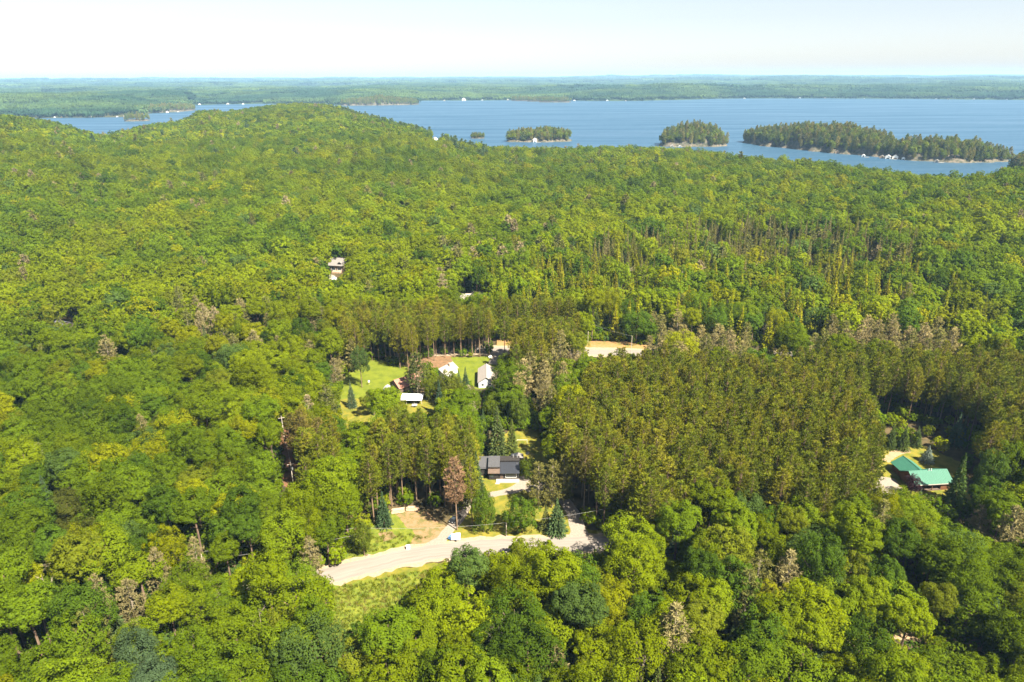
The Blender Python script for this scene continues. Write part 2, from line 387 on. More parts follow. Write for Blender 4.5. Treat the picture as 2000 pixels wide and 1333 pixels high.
for nm, pts in ISL.items():
    P = np.array([un(x, y, ZL) for x, y, _, _ in pts])[:, :2]; W = np.array([q[2] for q in pts], float); Hh = np.array([q[3] for q in pts], float)
    dirv = P / np.linalg.norm(P, axis=1)[:, None]
    P = P + dirv * W[:, None] * .92
    def fn(X, Y, P=P, W=W, Hh=Hh):
        best = np.full(X.shape, -9.0)
        for i in range(len(P) - 1):
            ab = P[i + 1] - P[i]; t = np.clip(((X - P[i][0]) * ab[0] + (Y - P[i][1]) * ab[1]) / (ab @ ab), 0, 1)
            dd = np.hypot(X - P[i][0] - t * ab[0], Y - P[i][1] - t * ab[1])
            ww = W[i] + (W[i + 1] - W[i]) * t; hh = Hh[i] + (Hh[i + 1] - Hh[i]) * t
            ww = ww * (.86 + .3 * vnoise(X / 18, Y / 18))
            q = dd / ww
            best = np.maximum(best, np.where(q < 1, 1.2 * (1 - q ** 8) + (hh - 1.2) * (1 - q * q) ** .8 if False else 1.5 * sstep(1.0, .93, q) + (hh - 1.5) * np.clip(1 - q * q, 0, 1) ** .8, -3 * np.clip((q - 1) * 5, 0, 1)))
        return best
    lo, hi = P.min(0) - W.max() * 1.2, P.max(0) + W.max() * 1.2
    stp = max(2.2, (hi - lo).max() / 130)
    gx = np.arange(lo[0], hi[0] + stp, stp); gy = np.arange(lo[1], hi[1] + stp, stp)
    GX, GY = np.meshgrid(gx, gy)
    GZ = fn(GX, GY) + ZL + (vnoise(GX / 4, GY / 4) - .5) * 1.2
    k = (np.arange(len(gy) - 1)[:, None] * len(gx) + np.arange(len(gx) - 1)[None]).ravel()
    zz = GZ.ravel(); keep = np.maximum.reduce([zz[k], zz[k + 1], zz[k + len(gx)], zz[k + len(gx) + 1]]) > ZL - 1.5
    k = k[keep]
    o = link(nm, mesh_np(nm, np.stack([GX, GY, GZ], -1).reshape(-1, 3), [np.stack([k, k + 1, k + len(gx) + 1, k + len(gx)], -1)], [m], smooth=True))
    tag(o, kind='structure')
    island_fn[nm] = (fn, lo, hi)

# haze: the air between the camera and the far shores
m = bpy.data.materials.new('haze_air'); m.use_nodes = True; t_ = m.node_tree; t_.nodes.clear()
o_ = N(t_, 'ShaderNodeOutputMaterial'); pv = N(t_, 'ShaderNodeVolumePrincipled')
pv.inputs['Color'].default_value = (.38, .66, 1.0, 1); pv.inputs['Density'].default_value = 5e-5; pv.inputs['Anisotropy'].default_value = 0.0
L(t_, pv.outputs[0], o_.inputs['Volume'])
hz = MB().box(-34000, 34000, -2600, 34000, -20, 175).build('haze', m); tag(hz, kind='stuff')
hz.display_type = 'WIRE'

# ------------------------------------------------------------------ open ground, roads, tracks
def hz1(x, y): return float(hgt(np.array([x]), np.array([y]))[0])
def ragged(poly, amp=.5, step=1.3, seed=0):
    r = random.Random(seed); out = []
    n = len(poly)
    for i in range(n):
        a, b = np.array(poly[i]), np.array(poly[(i + 1) % n]); k = max(1, int(np.linalg.norm(b - a) / step))
        nrm = np.array([-(b - a)[1], (b - a)[0]]) / max(1e-6, np.linalg.norm(b - a))
        for j in range(k): out.append(a + (b - a) * j / k + nrm * r.uniform(-amp, amp))
    return out
def sheet(name, pix, z, m, amp=.6, seed=1):
    poly = [un(x, y)[:2] for x, y in pix]
    pts = ragged(poly, amp, seed=seed)
    tri = tessellate_polygon([[Vector((p[0], p[1], 0)) for p in pts]])
    V = [(p[0], p[1], hz1(p[0], p[1]) + z) for p in pts]
    F = []
    for a, b, c in tri:
        A, B, C_ = (Vector(V[i]) for i in (a, b, c))
        F.append((a, b, c) if (B - A).cross(C_ - A).z > 0 else (a, c, b))
    o = link(name, mesh_np(name, V, [np.array(F)], [m])); tag(o, kind='structure'); return o
def strip(name, pix, wid, z, m, edge=.12, seed=3, world=None):
    c = [np.array(p, float) for p in world] if world else [un(x, y)[:2] for x, y in pix]
    P = []
    for i in range(len(c) - 1):                          # Catmull-Rom through the points
        p0, p1, p2, p3 = c[max(i - 1, 0)], c[i], c[i + 1], c[min(i + 2, len(c) - 1)]
        k = max(2, int(np.linalg.norm(p2 - p1) / 1.6))
        for j in range(k):
            t = j / k; P.append(.5 * (2 * p1 + (p2 - p0) * t + (2 * p0 - 5 * p1 + 4 * p2 - p3) * t * t + (3 * p1 - p0 - 3 * p2 + p3) * t ** 3))
    P.append(c[-1]); r = random.Random(seed); V = []
    ww = np.interp(np.linspace(0, 1, len(P)), np.linspace(0, 1, len(wid)), wid) if isinstance(wid, (list, tuple)) else [wid] * len(P)
    for i, p in enumerate(P):
        d_ = P[min(i + 1, len(P) - 1)] - P[max(i - 1, 0)]; d_ = d_ / np.linalg.norm(d_); nn = np.array([-d_[1], d_[0]])
        for s in (1, -1):
            e = p + nn * s * (ww[i] / 2 + r.uniform(-edge, edge)); V.append((e[0], e[1], hz1(e[0], e[1]) + z))
    F = [(2 * i, 2 * i + 1, 2 * i + 3, 2 * i + 2) for i in range(len(P) - 1)]
    me_ = mesh_np(name, V, [np.array(F)], [m])
    me_.attributes.new('across', 'FLOAT', 'POINT').data.foreach_set('value', np.tile(np.array([1, -1], np.float32), len(P)))
    me_.attributes.new('along', 'FLOAT', 'POINT').data.foreach_set('value', np.repeat(np.concatenate([[0], np.cumsum([np.linalg.norm(P[i + 1] - P[i]) for i in range(len(P) - 1)])]), 2).astype(np.float32))
    o = link(name, me_); tag(o, kind='structure'); return o

sheet('house_lawn', [(930, 882), (1000, 838), (1060, 838), (1085, 880), (1062, 930), (1110, 975), (1130, 1030), (1185, 1040), (1185, 1062), (985, 1066), (855, 1068), (880, 1010), (930, 950)], .010, M['grass'])
sheet('roadside_verge', [(560, 1110), (640, 1085), (760, 1048), (870, 1056), (870, 1075), (770, 1100), (640, 1140), (560, 1160)], .014, M['grass'], seed=2)
sheet('south_verge', [(620, 1140), (820, 1105), (960, 1085), (1190, 1072), (1190, 1084), (960, 1100), (830, 1120), (640, 1160)], .018, M['grass'], seed=4)
sheet('meadow', [(625, 1150), (830, 1114), (960, 1096), (985, 1110), (900, 1150), (830, 1175), (760, 1230), (660, 1285), (615, 1260)], .022, M['meadow'], seed=5)
sheet('middle_lawn', [(655, 745), (728, 698), (795, 718), (805, 760), (790, 830), (770, 865), (660, 865)], .010, M['lushgrass'], seed=6)
sheet('cottage_lawn', [(865, 698), (930, 698), (985, 696), (985, 760), (930, 760), (905, 745), (880, 735)], .010, M['lushgrass'], seed=26)
sheet('dry_lawn', [(664, 780), (700, 778), (720, 795), (735, 830), (720, 855), (668, 855)], .014, M['grass'], seed=7)
sheet('shelter_lawn', [(800, 785), (860, 775), (870, 815), (820, 830), (790, 800)], .014, M['grass'], seed=17)
sheet('green_house_lawn', [(1700, 872), (1800, 868), (1880, 905), (1900, 985), (1760, 985), (1680, 968)], .010, M['grass'], seed=8)
sheet('sand_patch', [(1722, 898), (1742, 880), (1775, 876), (1778, 884), (1750, 892), (1735, 905)], .016, M['sand'], .35, seed=9)
sheet('gravel_yard', [(1690, 930), (1748, 935), (1762, 955), (1745, 975), (1690, 968)], .016, M['gravel'], seed=10)
sheet('dirt_clearing', [(758, 998), (835, 996), (872, 1035), (868, 1058), (850, 1068), (800, 1066), (812, 1045), (790, 1020)], .022, M['dirt'], .7, seed=11)
sheet('clearing_grass', [(680, 1050), (740, 1000), (775, 995), (800, 1020), (822, 1048), (810, 1068), (700, 1100), (660, 1100)], .0165, M['meadow'], seed=31)
sheet('pine_litter', [(800, 690), (880, 686), (885, 712), (880, 738), (850, 740), (800, 722)], .013, surf('dry_needles', (.17, .095, .05), (.09, .06, .03), .5), seed=32)
sheet('bare_patch', [(738, 1042), (768, 1038), (778, 1050), (750, 1058)], .020, M['dirt'], .5, seed=12)
sheet('sandy_track', [(672, 975), (690, 975), (700, 990), (690, 1012), (674, 1012)], .016, M['sand'], .4, seed=13)
sheet('lower_sand', [(1735, 1205), (1800, 1215), (1930, 1235), (1940, 1280), (1890, 1270), (1800, 1250), (1735, 1250)], .016, M['sand'], .5, seed=14)
sheet('west_sand', [(360, 1128), (420, 1128), (420, 1172), (360, 1172)], .016, M['sand'], .5, seed=15)
sheet('pole_corridor', [(545, 800), (565, 800), (590, 900), (600, 985), (560, 985), (545, 880)], .016, surf('leaf_litter', (.15, .07, .035), (.09, .05, .025), .4), .5, seed=16)
ROADC = [un(x, y)[:2] for x, y in [(300, 1212), (450, 1170), (560, 1145), (635, 1127), (713, 1107), (819, 1083), (940, 1069), (1032, 1066), (1103, 1064), (1170, 1062), (1330, 1060), (1600, 1060)]]
strip('road_shoulder', None, 9.6, .030, M['shoulder'], .7, world=ROADC)
strip('road', None, 6.7, .040, M['asphalt'], .28, world=ROADC)
strip('west_driveway', [(838, 1078), (856, 1060), (872, 1042), (884, 1028), (900, 1008), (912, 985), (935, 972), (965, 966), (1000, 958), (1022, 948)], [7, 3.6, 3.2, 3.4, 4.2, 3.2, 3.2, 3.0, 3.8, 5.0], .034, M['gravel'], .22)
strip('east_driveway', [(1132, 1064), (1130, 1040), (1122, 1010), (1108, 985), (1090, 965), (1065, 950), (1030, 946), (1010, 944)], [9, 5, 4.2, 4.0, 4.2, 5, 6.5, 5], .037, M['gravel'], .25)
sheet('house_apron', [(1012, 931), (1046, 929), (1052, 955), (1030, 962), (1012, 950)], .044, M['gravel'], .3, seed=21)
R2 = [un(x, y)[:2] for x, y in [(700, 690), (850, 686), (970, 684), (1080, 686), (1150, 688), (1260, 690), (1380, 693), (1480, 694.5), (1560, 694), (1700, 692), (1900, 690)]]
strip('far_road_shoulder', None, 13, .030, M['shoulder'], .4, world=R2)
strip('far_road', None, 7, .040, M['asphalt'], .1, world=R2)
strip('neighbour_driveway', [(1005, 686), (978, 690), (968, 702), (962, 712)], [4, 4, 5, 5], .05, M['gravel'], .2)
# earth bank behind the far road
bv, bf = [], []
cc = [un(x, y)[:2] for x, y in [(970, 676), (1010, 676), (1150, 679), (1210, 680), (1270, 683)]]
for i, p in enumerate(cc):
    for off, zz in ((0, -.1), (1.5, .7), (4, 1.1), (7, .8), (10, -.2)): bv.append((p[0], p[1] + off, zz + hz1(p[0], p[1] + off)))
for i in range(len(cc) - 1):
    for j in range(4): bf.append((i * 5 + j, (i + 1) * 5 + j, (i + 1) * 5 + j + 1, i * 5 + j + 1))
tag(link('earth_bank', mesh_np('earth_bank', bv, [np.array(bf)], [M['earth']])), kind='structure')

# ------------------------------------------------------------------ buildings
def seams(x0, x1, y0, z0, y1, z1, step, m, parent, name='seam'):
    mb = MB(); x = x0 + step
    L_ = math.hypot(y1 - y0, z1 - z0)
    while x < x1 - .1:
        mb.slab((x - .03, y0, z0 + .05), (x + .03, y0, z0 + .05), (x + .03, y1, z1 + .05), (x - .03, y1, z1 + .05), .07); x += step
    o = mb.build(name, m, parent); o['kind'] = 'stuff'; return o
def window(parent, x0, x1, y, z0, z1, fm, gm, panes=1, face=-1):
    """A framed window on a wall whose outer face is at y; panes are their own pieces."""
    t = .07
    f = MB(); f.box(x0 - .1, x1 + .1, y + min(0, face * t), y + max(0, face * t), z0 - .1, z0); f.box(x0 - .1, x1 + .1, y + min(0, face * t), y + max(0, face * t), z1, z1 + .1)
    f.box(x0 - .1, x0, y + min(0, face * t), y + max(0, face * t), z0, z1); f.box(x1, x1 + .1, y + min(0, face * t), y + max(0, face * t), z0, z1)
    w_ = f.build('window', fm, parent)
    n = panes; g = (x1 - x0) / n
    for i in range(n):
        MB().box(x0 + i * g + .03, x0 + (i + 1) * g - .03, y + min(0, face * .03), y + max(0, face * .03), z0 + .02, z1 - .02).build('pane', gm, w_)
    return w_

# black house: long charcoal-roofed house with clerestory strips
bh = thing('black_house', 'black modern house with dark metal roofs and pale patio, by the gravel driveway', 'house', (-3, 201.6, 0), 0)
wl = MB(); wl.box(-8.6, -5.4, 3.2, 9.6, 0, 3.2); wl.build('wing_wall', M['blackwall'], bh)
MB().box(-5.25, -1.6, .6, 8.0, 0, 2.9).build('block_wall', M['blackwall'], bh)
MB().box(-5.2, -1.6, 2.2, 7.9, 2.9, 4.45).build('clerestory_wall', M['brownwall'], bh)
MB().box(-1.55, 5.1, .7, 8.8, 0, 2.9).build('main_wall', M['blackwall'], bh)
MB().box(-1.5, 5.05, 6.6, 8.8, 2.9, 4.15).build('clerestory_wall', M['blackwall'], bh)
o = MB().slab((-8.9, 2.8, 3.15), (-5.3, 2.8, 3.15), (-5.3, 10, 3.75), (-8.9, 10, 3.75), .18).build('wing_roof', M['greyroof'], bh); seams(-8.9, -5.3, 2.8, 3.15, 10, 3.75, .6, M['greyroof'], o)
o = MB().slab((-5.5, 1.7, 4.45), (-1.45, 1.7, 4.45), (-1.45, 8.4, 4.85), (-5.5, 8.4, 4.85), .2).build('raised_roof', M['greyroof'], bh); seams(-5.5, -1.45, 1.7, 4.45, 8.4, 4.85, .6, M['greyroof'], o)
MB().slab((-5.5, 0, 2.95), (-1.45, 0, 2.95), (-1.45, 2.15, 3.45), (-5.5, 2.15, 3.45), .2).build('porch_roof', M['brownwall'], bh)
o = MB().slab((-1.4, -.1, 2.95), (5.4, -.1, 2.95), (5.4, 6.55, 3.55), (-1.4, 6.55, 3.55), .2).build('main_roof', M['darkroof'], bh); seams(-1.4, 5.4, -.1, 2.95, 6.55, 3.55, .6, M['darkroof'], o)
MB().slab((-1.5, 6.2, 4.2), (5.4, 6.2, 4.2), (5.4, 9.2, 4.3), (-1.5, 9.2, 4.3), .2).build('roof_slope', M['blackwall'], bh)
window(bh, -1.3, 4.8, 6.6, 3.65, 4.02, M['brownwall'], M['paleglass'], 6)
window(bh, -4.8, -2.2, 2.2, 3.75, 4.15, M['blackwall'], M['paleglass'], 3)
window(bh, .6, 4.2, .7, .9, 2.3, M['white'], M['glass'], 2)
window(bh, -4.9, -3.5, .6, 1.0, 2.2, M['blackwall'], M['glass'], 1)
dr = MB().box(-1.35, -.35, .62, .7, .05, 2.1).build('door', M['brownwall'], bh); MB().box(-.5, -.45, .55, .62, 1.0, 1.12).build('handle', M['silver'], dr)
pt = thing('patio', 'pale concrete patio slab along the front of the black house', 'patio', (-1.7, 202.3, 0)); MB().box(-4.0, 3.8, -2.2, -.05, 0, .3).build('slab', M['concrete'], pt); MB().box(-4.3, -2.8, -2.9, -2.22, 0, .15).build('step', M['concrete'], pt)
for x in (3.2, 4.6):
    ch = MB().tube([(x, 8.2, 4.2), (x, 8.2, 5.1)], [.13, .13], 8).build('flue_pipe', M['silver'], bh); MB().tube([(x, 8.2, 5.12), (x, 8.2, 5.25)], [.2, .2], 8).build('cap', M['silver'], ch)
MB().tube([(4.5, 5, 3.45), (4.5, 5, 4.0)], [.06, .06], 6).build('vent_pipe', M['silver'], bh)
# leaning satellite dish on its own mast
sd = thing('satellite_dish', 'grey satellite dish on a mast behind the black house', 'satellite dish', (5.2, 214.2, 0), R(25))
MB().tube([(0, 0, 0), (0, 0, 3.3)], [.06, .05], 6).build('mast', M['silver'], sd)
dv, dfc = [], []
for i in range(5):
    for j in range(12):
        a_ = j * math.pi / 6; rr = .75 * i / 4 + .001; dv.append((rr * math.cos(a_), -.12 - .28 * (rr / .75) ** 2 + .2, 3.5 + rr * math.sin(a_)))
for i in range(4):
    for j in range(12): dfc.append((i * 12 + j, i * 12 + (j + 1) % 12, (i + 1) * 12 + (j + 1) % 12, (i + 1) * 12 + j))
link('reflector', mesh_np('reflector', dv, [np.array(dfc)], [M['greymetal']]), sd); MB().tube([(0, .05, 3.1), (0, -.75, 3.45)], [.03, .02], 4).build('feed_arm', M['silver'], sd)
sh = thing('garden_shed', 'small dark flat-roofed shed right behind the black house', 'shed', (1.0, 212.6, 0)); MB().box(-1.3, 2.2, 0, 2.6, 0, 2.2).build('wall', M['blackwall'], sh)
MB().slab((-1.6, -.3, 2.4), (.9, -.3, 2.9), (.9, 2.9, 2.9), (-1.6, 2.9, 2.4), .15).build('roof_slope', M['darkroof'], sh); MB().slab((.92, -.3, 2.9), (2.9, -.3, 2.35), (2.9, 2.9, 2.35), (.92, 2.9, 2.9), .15).build('roof_slope', M['greyshingle'], sh)
cl = thing('clothesline', 'thin white clothesline frame on the brown back lawn', 'clothesline', (*un(1018, 868)[:2], 0))
for x in (-1.6, 2.2): MB().tube([(x, 0, 0), (x, 0, 1.9)], [.05, .05], 6).build('post', M['white'], cl)
MB().tube([(-1.6, 0, 1.85), (2.2, 0, 1.85)], [.05, .05], 6).build('crossbar', M['white'], cl)

def gable(name, label, loc, rz, w_, d_, ze, zr, roofm, wallm, ov=.45, cat='house', seam=0, wins=(), door=None, chim=False):
    """Gable house, ridge along local y; local origin at the front wall's middle."""
    t = thing(name, label, cat, loc, rz); h2 = w_ / 2
    b = MB(); b.box(-h2, h2, .16, d_ - .16, -.4, ze); b.build('wall', wallm, t)
    MB().gable_end(-h2, h2, 0, -.4, ze, zr - .05).build('gable_wall', wallm, t); MB().gable_end(-h2, h2, d_ - .15, -.4, ze, zr - .05).build('gable_wall', wallm, t)
    sl_ = (zr - ze) / h2
    for s in (-1, 1):
        a = (0, -ov, zr + .1); b_ = (0, d_ + ov, zr + .1); c = (s * (h2 + ov), d_ + ov, ze + .1 - sl_ * ov); e = (s * (h2 + ov), -ov, ze + .1 - sl_ * ov)
        q = (a, b_, c, e) if s < 0 else (a, e, c, b_)
        ro = MB().slab(*q, .16).build('roof_slope', roofm, t)
        if seam:
            mb = MB(); y = -ov + seam
            while y < d_ + ov - .1:
                mb.slab((s * .02, y - .03, zr + .15), (s * .02, y + .03, zr + .15), (s * (h2 + ov), y + .03, ze + .15 - sl_ * ov), (s * (h2 + ov), y - .03, ze + .15 - sl_ * ov), .06); y += seam
            so_ = mb.build('seam', roofm, ro); so_['kind'] = 'stuff'
    MB().tube([(0, -ov, zr + .13), (0, d_ + ov, zr + .13)], [.09, .09], 6).build('ridge_cap', roofm, t)
    for (x0, x1, z0, z1) in wins: window(t, x0, x1, 0, z0, z1, M['white'], M['glass'], 2 if x1 - x0 > 1 else 1)
    if door:
        dd = MB().box(door - .5, door + .5, -.06, 0, 0, 2.05).build('door', M['brownwall'], t); MB().box(door + .3, door + .36, -.12, -.06, 1, 1.1).build('handle', M['silver'], dd)
    if chim:
        c_ = MB().box(w_ * .12, w_ * .12 + .7, d_ * .6, d_ * .6 + .7, ze, zr + .9).build('chimney', M['rock'], t); MB().box(w_ * .12 - .06, w_ * .12 + .76, d_ * .6 - .06, d_ * .6 + .76, zr + .9, zr + 1.02).build('chimney_cap', M['concrete'], c_)
    return t

# green-roofed house: ridge along x (turned 90 degrees), wing to the back, porch in front
gh = thing('green_roofed_house', 'log house with teal green metal roof and porch in the east pines', 'house', (133.6, 193.2, 0), R(5))
W1, D1 = 13.2, 9.0
MB().box(.4, W1 - .4, 2.4, D1 - .5, -.1, 2.7).build('log_wall', M['logwall'], gh)
for x in (.4, W1 - .55):
    g_ = MB(); g_.add([(x, 2.2, 2.6), (x, D1 - .4, 2.6), (x, D1 * .5, 5.2), (x + .15, 2.2, 2.6), (x + .15, D1 - .4, 2.6), (x + .15, D1 * .5, 5.2)], [(0, 1, 2), (5, 4, 3), (0, 3, 4, 1), (1, 4, 5, 2), (2, 5, 3, 0)]); g_.build('gable_wall', M['logwall'], gh)
o = MB().slab((-.2, 0, 2.75), (W1 + .3, 0, 2.75), (W1 + .3, D1 * .5, 5.5), (-.2, D1 * .5, 5.5), .16).build('roof_slope', M['greenroof'], gh); seams(-.2, W1 + .3, 0, 2.75, D1 * .5, 5.5, .55, M['greenroof'], o)
o = MB().slab((-.2, D1 * .5 + .02, 5.5), (W1 + .3, D1 * .5 + .02, 5.5), (W1 + .3, D1 + .2, 2.8), (-.2, D1 + .2, 2.8), .16).build('roof_slope', M['greenroof'], gh)
MB().box(-.2, W1 + .3, -.08, 0, 2.5, 2.78).build('fascia', M['concrete'], gh)
MB().box(.3, 9.6, .4, 2.35, 0, .35).build('porch_floor', M['brownwall'], gh)
for x in (.5, 3.4, 6.2): MB().box(x, x + .2, .35, .55, .35, 2.62).build('porch_post', M['logwall'], gh)
MB().box(9.4, W1 - .6, .5, 2.38, -.05, 2.6).build('corner_room', M['logwall'], gh)
window(gh, 2.0, 4.6, 2.4, 1.0, 2.1, M['white'], M['glass'], 2); window(gh, 6.4, 8.6, 2.4, 1.0, 2.1, M['white'], M['glass'], 2)
dr = MB().box(5.0, 5.95, 2.3, 2.4, .35, 2.35).build('door', M['brownwall'], gh); MB().box(5.75, 5.82, 2.22, 2.3, 1.3, 1.4).build('handle', M['silver'], dr)
for x in (6.8, 7.6): MB().tube([(x, D1 * .5 - .3, 5.2), (x, D1 * .5 - .3, 6.1)], [.11, .11], 8).build('flue_pipe', M['white'], gh)
# back wing
MB().box(1.0, 8.0, D1 - .4, D1 + 5.0, -.1, 2.7).build('wing_wall', M['logwall'], gh)
for s, x_e in ((-1, .4), (1, 8.6)):
    a = (4.5, D1 * .62, 5.15); b_ = (4.5, D1 + 5.6, 5.15); c = (x_e, D1 + 5.6, 2.7); e = (x_e, D1 * .9, 2.7)
    MB().slab(*((a, b_, c, e) if s < 0 else (a, e, c, b_)), .15).build('wing_roof', M['greenroof'], gh)
MB().tube([(4.5, D1 * .62, 5.18), (4.5, D1 + 5.6, 5.18)], [.1, .1], 6).build('wing_ridge_cap', M['greenroof'], gh)

# middle property
gable('white_gabled_house', 'long white-sided house with pale grey roof on the middle property', (-11.5, 276.6, 0), R(2), 7.0, 15, 3.0, 5.2, M['paleroof'], M['bluesiding'], wins=[(-2.2, -1.2, 1, 2.2), (1.0, 2.2, 1, 2.2)], seam=0, chim=False)
gable('grey_roofed_cottage', 'pale grey-roofed cottage half hidden by trees on the middle property', (-33.6, 287.6, 0), R(-35), 6.0, 9.5, 2.7, 4.6, M['paleroof'], M['white'], wins=[(-1.5, -.5, 1, 2)], chim=True)
gable('red_roofed_barn', 'barn with faded red-brown roof beside the lawn', (-52.0, 274.6, 0), R(-49), 8.0, 11, 2.5, 5.0, M['redroof'], M['brownwall'], cat='barn', wins=[(-2.4, -1.4, 1, 2)], door=.6)
ms = gable('metal_shed', 'small grey metal shed on the bright green lawn', (-55.6, 271.9, 0), R(-6), 2.3, 3.4, 1.9, 2.5, M['greymetal'], M['greymetal'], ov=.1, cat='shed', door=.2)
ws = thing('white_roofed_shelter', 'open shelter with bright white roof beside the red-brown barn', 'shelter', (-43, 260.2, 0), R(-2))
MB().slab((-1.9, -.2, 2.2), (4.7, -.2, 2.2), (4.7, 5.3, 2.65), (-1.9, 5.3, 2.65), .08).build('main_roof', M['white'], ws); MB().slab((-4.6, .4, 2.0), (-2.05, .4, 2.0), (-2.05, 5.9, 2.5), (-4.6, 5.9, 2.5), .08).build('side_roof', M['white'], ws)
for x in (-4.4, -2.0, 1.3, 4.5):
    for y in (.6, 5.0): MB().box(x - .07, x + .07, y - .07, y + .07, 0, 2.1).build('post', M['polewood'], ws)
ct = thing('garden_cart', 'small grey cart parked at the front of the white-roofed shelter', 'cart', (-41.3, 258.6, 0), R(4))
MB().box(-1.1, 1.1, -.7, .7, .5, .58).build('bed', M['greymetal'], ct)
for s in (-1, 1): MB().box(-1.1, 1.1, s * .7 - .03, s * .7 + .03, .55, .95).build('side_board', M['greymetal'], ct)
for s in (-1, 1): MB().tube([(0, s * .85 - .08, .35), (0, s * .85 + .08, .35)], [.35, .35], 14).build('wheel', M['rubber'], ct)
MB().tube([(-1.1, 0, .5), (-2.1, 0, .3)], [.04, .04], 5).build('tongue', M['greymetal'], ct)
wt = thing('propane_tank', 'small white tank near the driveway of the white gabled house', 'tank', (*un(957, 700)[:2], 0), R(30)); MB().tube([(-.9, 0, .75), (-.8, 0, .75), (.8, 0, .75), (.9, 0, .75)], [.2, .5, .5, .2], 14).build('shell', M['white'], wt)
for x in (-.5, .5): MB().box(x - .08, x + .08, -.35, .35, 0, .35).build('foot', M['concrete'], wt)
bb = thing('bird_box', 'white box on a post on the middle lawn', 'box', (*un(721, 752)[:2], 0)); MB().tube([(0, 0, 0), (0, 0, 1.3)], [.05, .05], 6).build('post', M['polewood'], bb); MB().box(-.35, .35, -.3, .3, 1.3, 2.1).build('box', M['white'], bb)

# houses farther up in the forest
def at(x, y, z):
    p = un(x, y, z); g = hz1(p[0], p[1]); p = un(x, y, z + g); return (p[0], p[1], hz1(p[0], p[1]))
p = at(655, 519, 5)
hh_ = thing('hillside_house', 'grey-shingled house with dormer alone in the upper forest', 'house', (p[0], p[1], p[2]), R(-12))
MB().box(-5, 5.5, .6, 9.5, -.5, 5.0).build('wall', M['brownwall'], hh_)
MB().slab((-6, -.3, 4.9), (6.3, -.3, 4.9), (6.3, 6, 9.2), (-6, 6, 9.2), .2).build('roof_slope', M['greyshingle'], hh_); MB().slab((-6, 6.02, 9.2), (6.3, 6.02, 9.2), (6.3, 11, 5.0), (-6, 11, 5.0), .2).build('roof_slope', M['greyshingle'], hh_)
dm = MB().box(1.6, 4.2, .8, 3.2, 5.2, 6.6).build('dormer', M['blackwall'], hh_); MB().slab((1.3, .5, 6.5), (2.9, .5, 7.6), (2.9, 5, 7.6), (1.3, 5, 6.5), .12).build('dormer_roof', M['greyshingle'], dm); MB().slab((2.92, .5, 7.6), (4.5, .5, 6.5), (4.5, 5, 6.5), (2.92, 5, 7.6), .12).build('dormer_roof', M['greyshingle'], dm)
window(hh_, -3.5, -.5, .6, 1.4, 3.6, M['white'], M['glass'], 2); window(hh_, 1, 4, .6, 1.4, 3.6, M['white'], M['glass'], 2)
MB().box(-2, 4, -2.6, .55, 0, 1.2).build('deck', M['wood'], hh_)
p = at(653, 543, 3)
gable('pale_outbuilding', 'small pale-roofed outbuilding below the hillside house', p, R(55), 5, 7.5, 2.8, 4.6, M['paleroof'], M['white'], cat='outbuilding', wins=[(-.6, .6, 1, 2)])
p = at(913, 584, 4)
ch_ = thing('pale_roofed_house', 'long pale-roofed house with a central gable above the back pines', 'house', p, R(0))
MB().box(-6, 8.5, 1, 7, -.5, 3.6).build('wall', M['brownwall'], ch_)
MB().slab((-6.6, .2, 3.5), (9.2, .2, 3.5), (9.2, 4, 6.2), (-6.6, 4, 6.2), .2).build('roof_slope', M['paleroof'], ch_); MB().slab((-6.6, 4.02, 6.2), (9.2, 4.02, 6.2), (9.2, 7.8, 3.5), (-6.6, 7.8, 3.5), .2).build('roof_slope', M['paleroof'], ch_)
cg = MB().gable_end(1.0, 6.6, -.9, -.4, 3.8, 7.4).build('entrance_gable', M['wood'], ch_)
MB().slab((.5, -1.3, 3.6), (3.8, -1.3, 7.7), (3.8, 5, 7.7), (.5, 5, 3.6), .18).build('gable_roof', M['paleroof'], cg); MB().slab((3.82, -1.3, 7.7), (7.1, -1.3, 3.6), (7.1, 5, 3.6), (3.82, 5, 7.7), .18).build('gable_roof', M['paleroof'], cg)
window(ch_, 2.4, 5.2, -.9, 1.2, 3.2, M['white'], M['glass'], 2)
p = at(128, 632, 4.2)
gable('dark_roofed_cabin', 'dark-roofed cabin almost hidden in the west forest', p, R(62), 7.5, 11, 3.2, 5.4, M['darkshingle'], M['brownwall'], cat='cabin', chim=True)

# ------------------------------------------------------------------ vehicles and small things by the road
car = thing('parked_car', 'black car parked in the shade under the dead rust-brown pine', 'car', (-18.2, 179.3, .04), math.atan2(182.9 - 176.3, -15.8 + 19.8) + math.pi)
prof = [(-2.25, .35), (-2.28, .75), (-2.1, .98), (-1.55, 1.02), (-.95, 1.44), (.45, 1.48), (1.15, 1.02), (2.1, .86), (2.3, .6), (2.25, .35)]
cv = []
for s, wv in ((-1, .9), (1, .9)):
    for x, z in prof: cv.append((x, s * (wv if z < 1.05 else .68), z))
n_ = len(prof); cf = [tuple(range(n_ - 1, -1, -1)), tuple(range(n_, 2 * n_))] + [(i, (i + 1) % n_, n_ + (i + 1) % n_, n_ + i) for i in range(n_)]
MB().add(cv, cf).build('body', M['carpaint'], car)
MB().slab((.50, -.62, 1.47), (1.13, -.72, 1.07), (1.13, .72, 1.07), (.50, .62, 1.47), .03).build('windscreen', M['glass'], car); MB().slab((-1.5, -.7, 1.09), (-.98, -.62, 1.46), (-.98, .62, 1.46), (-1.5, .7, 1.09), .03).build('rear_window', M['glass'], car)
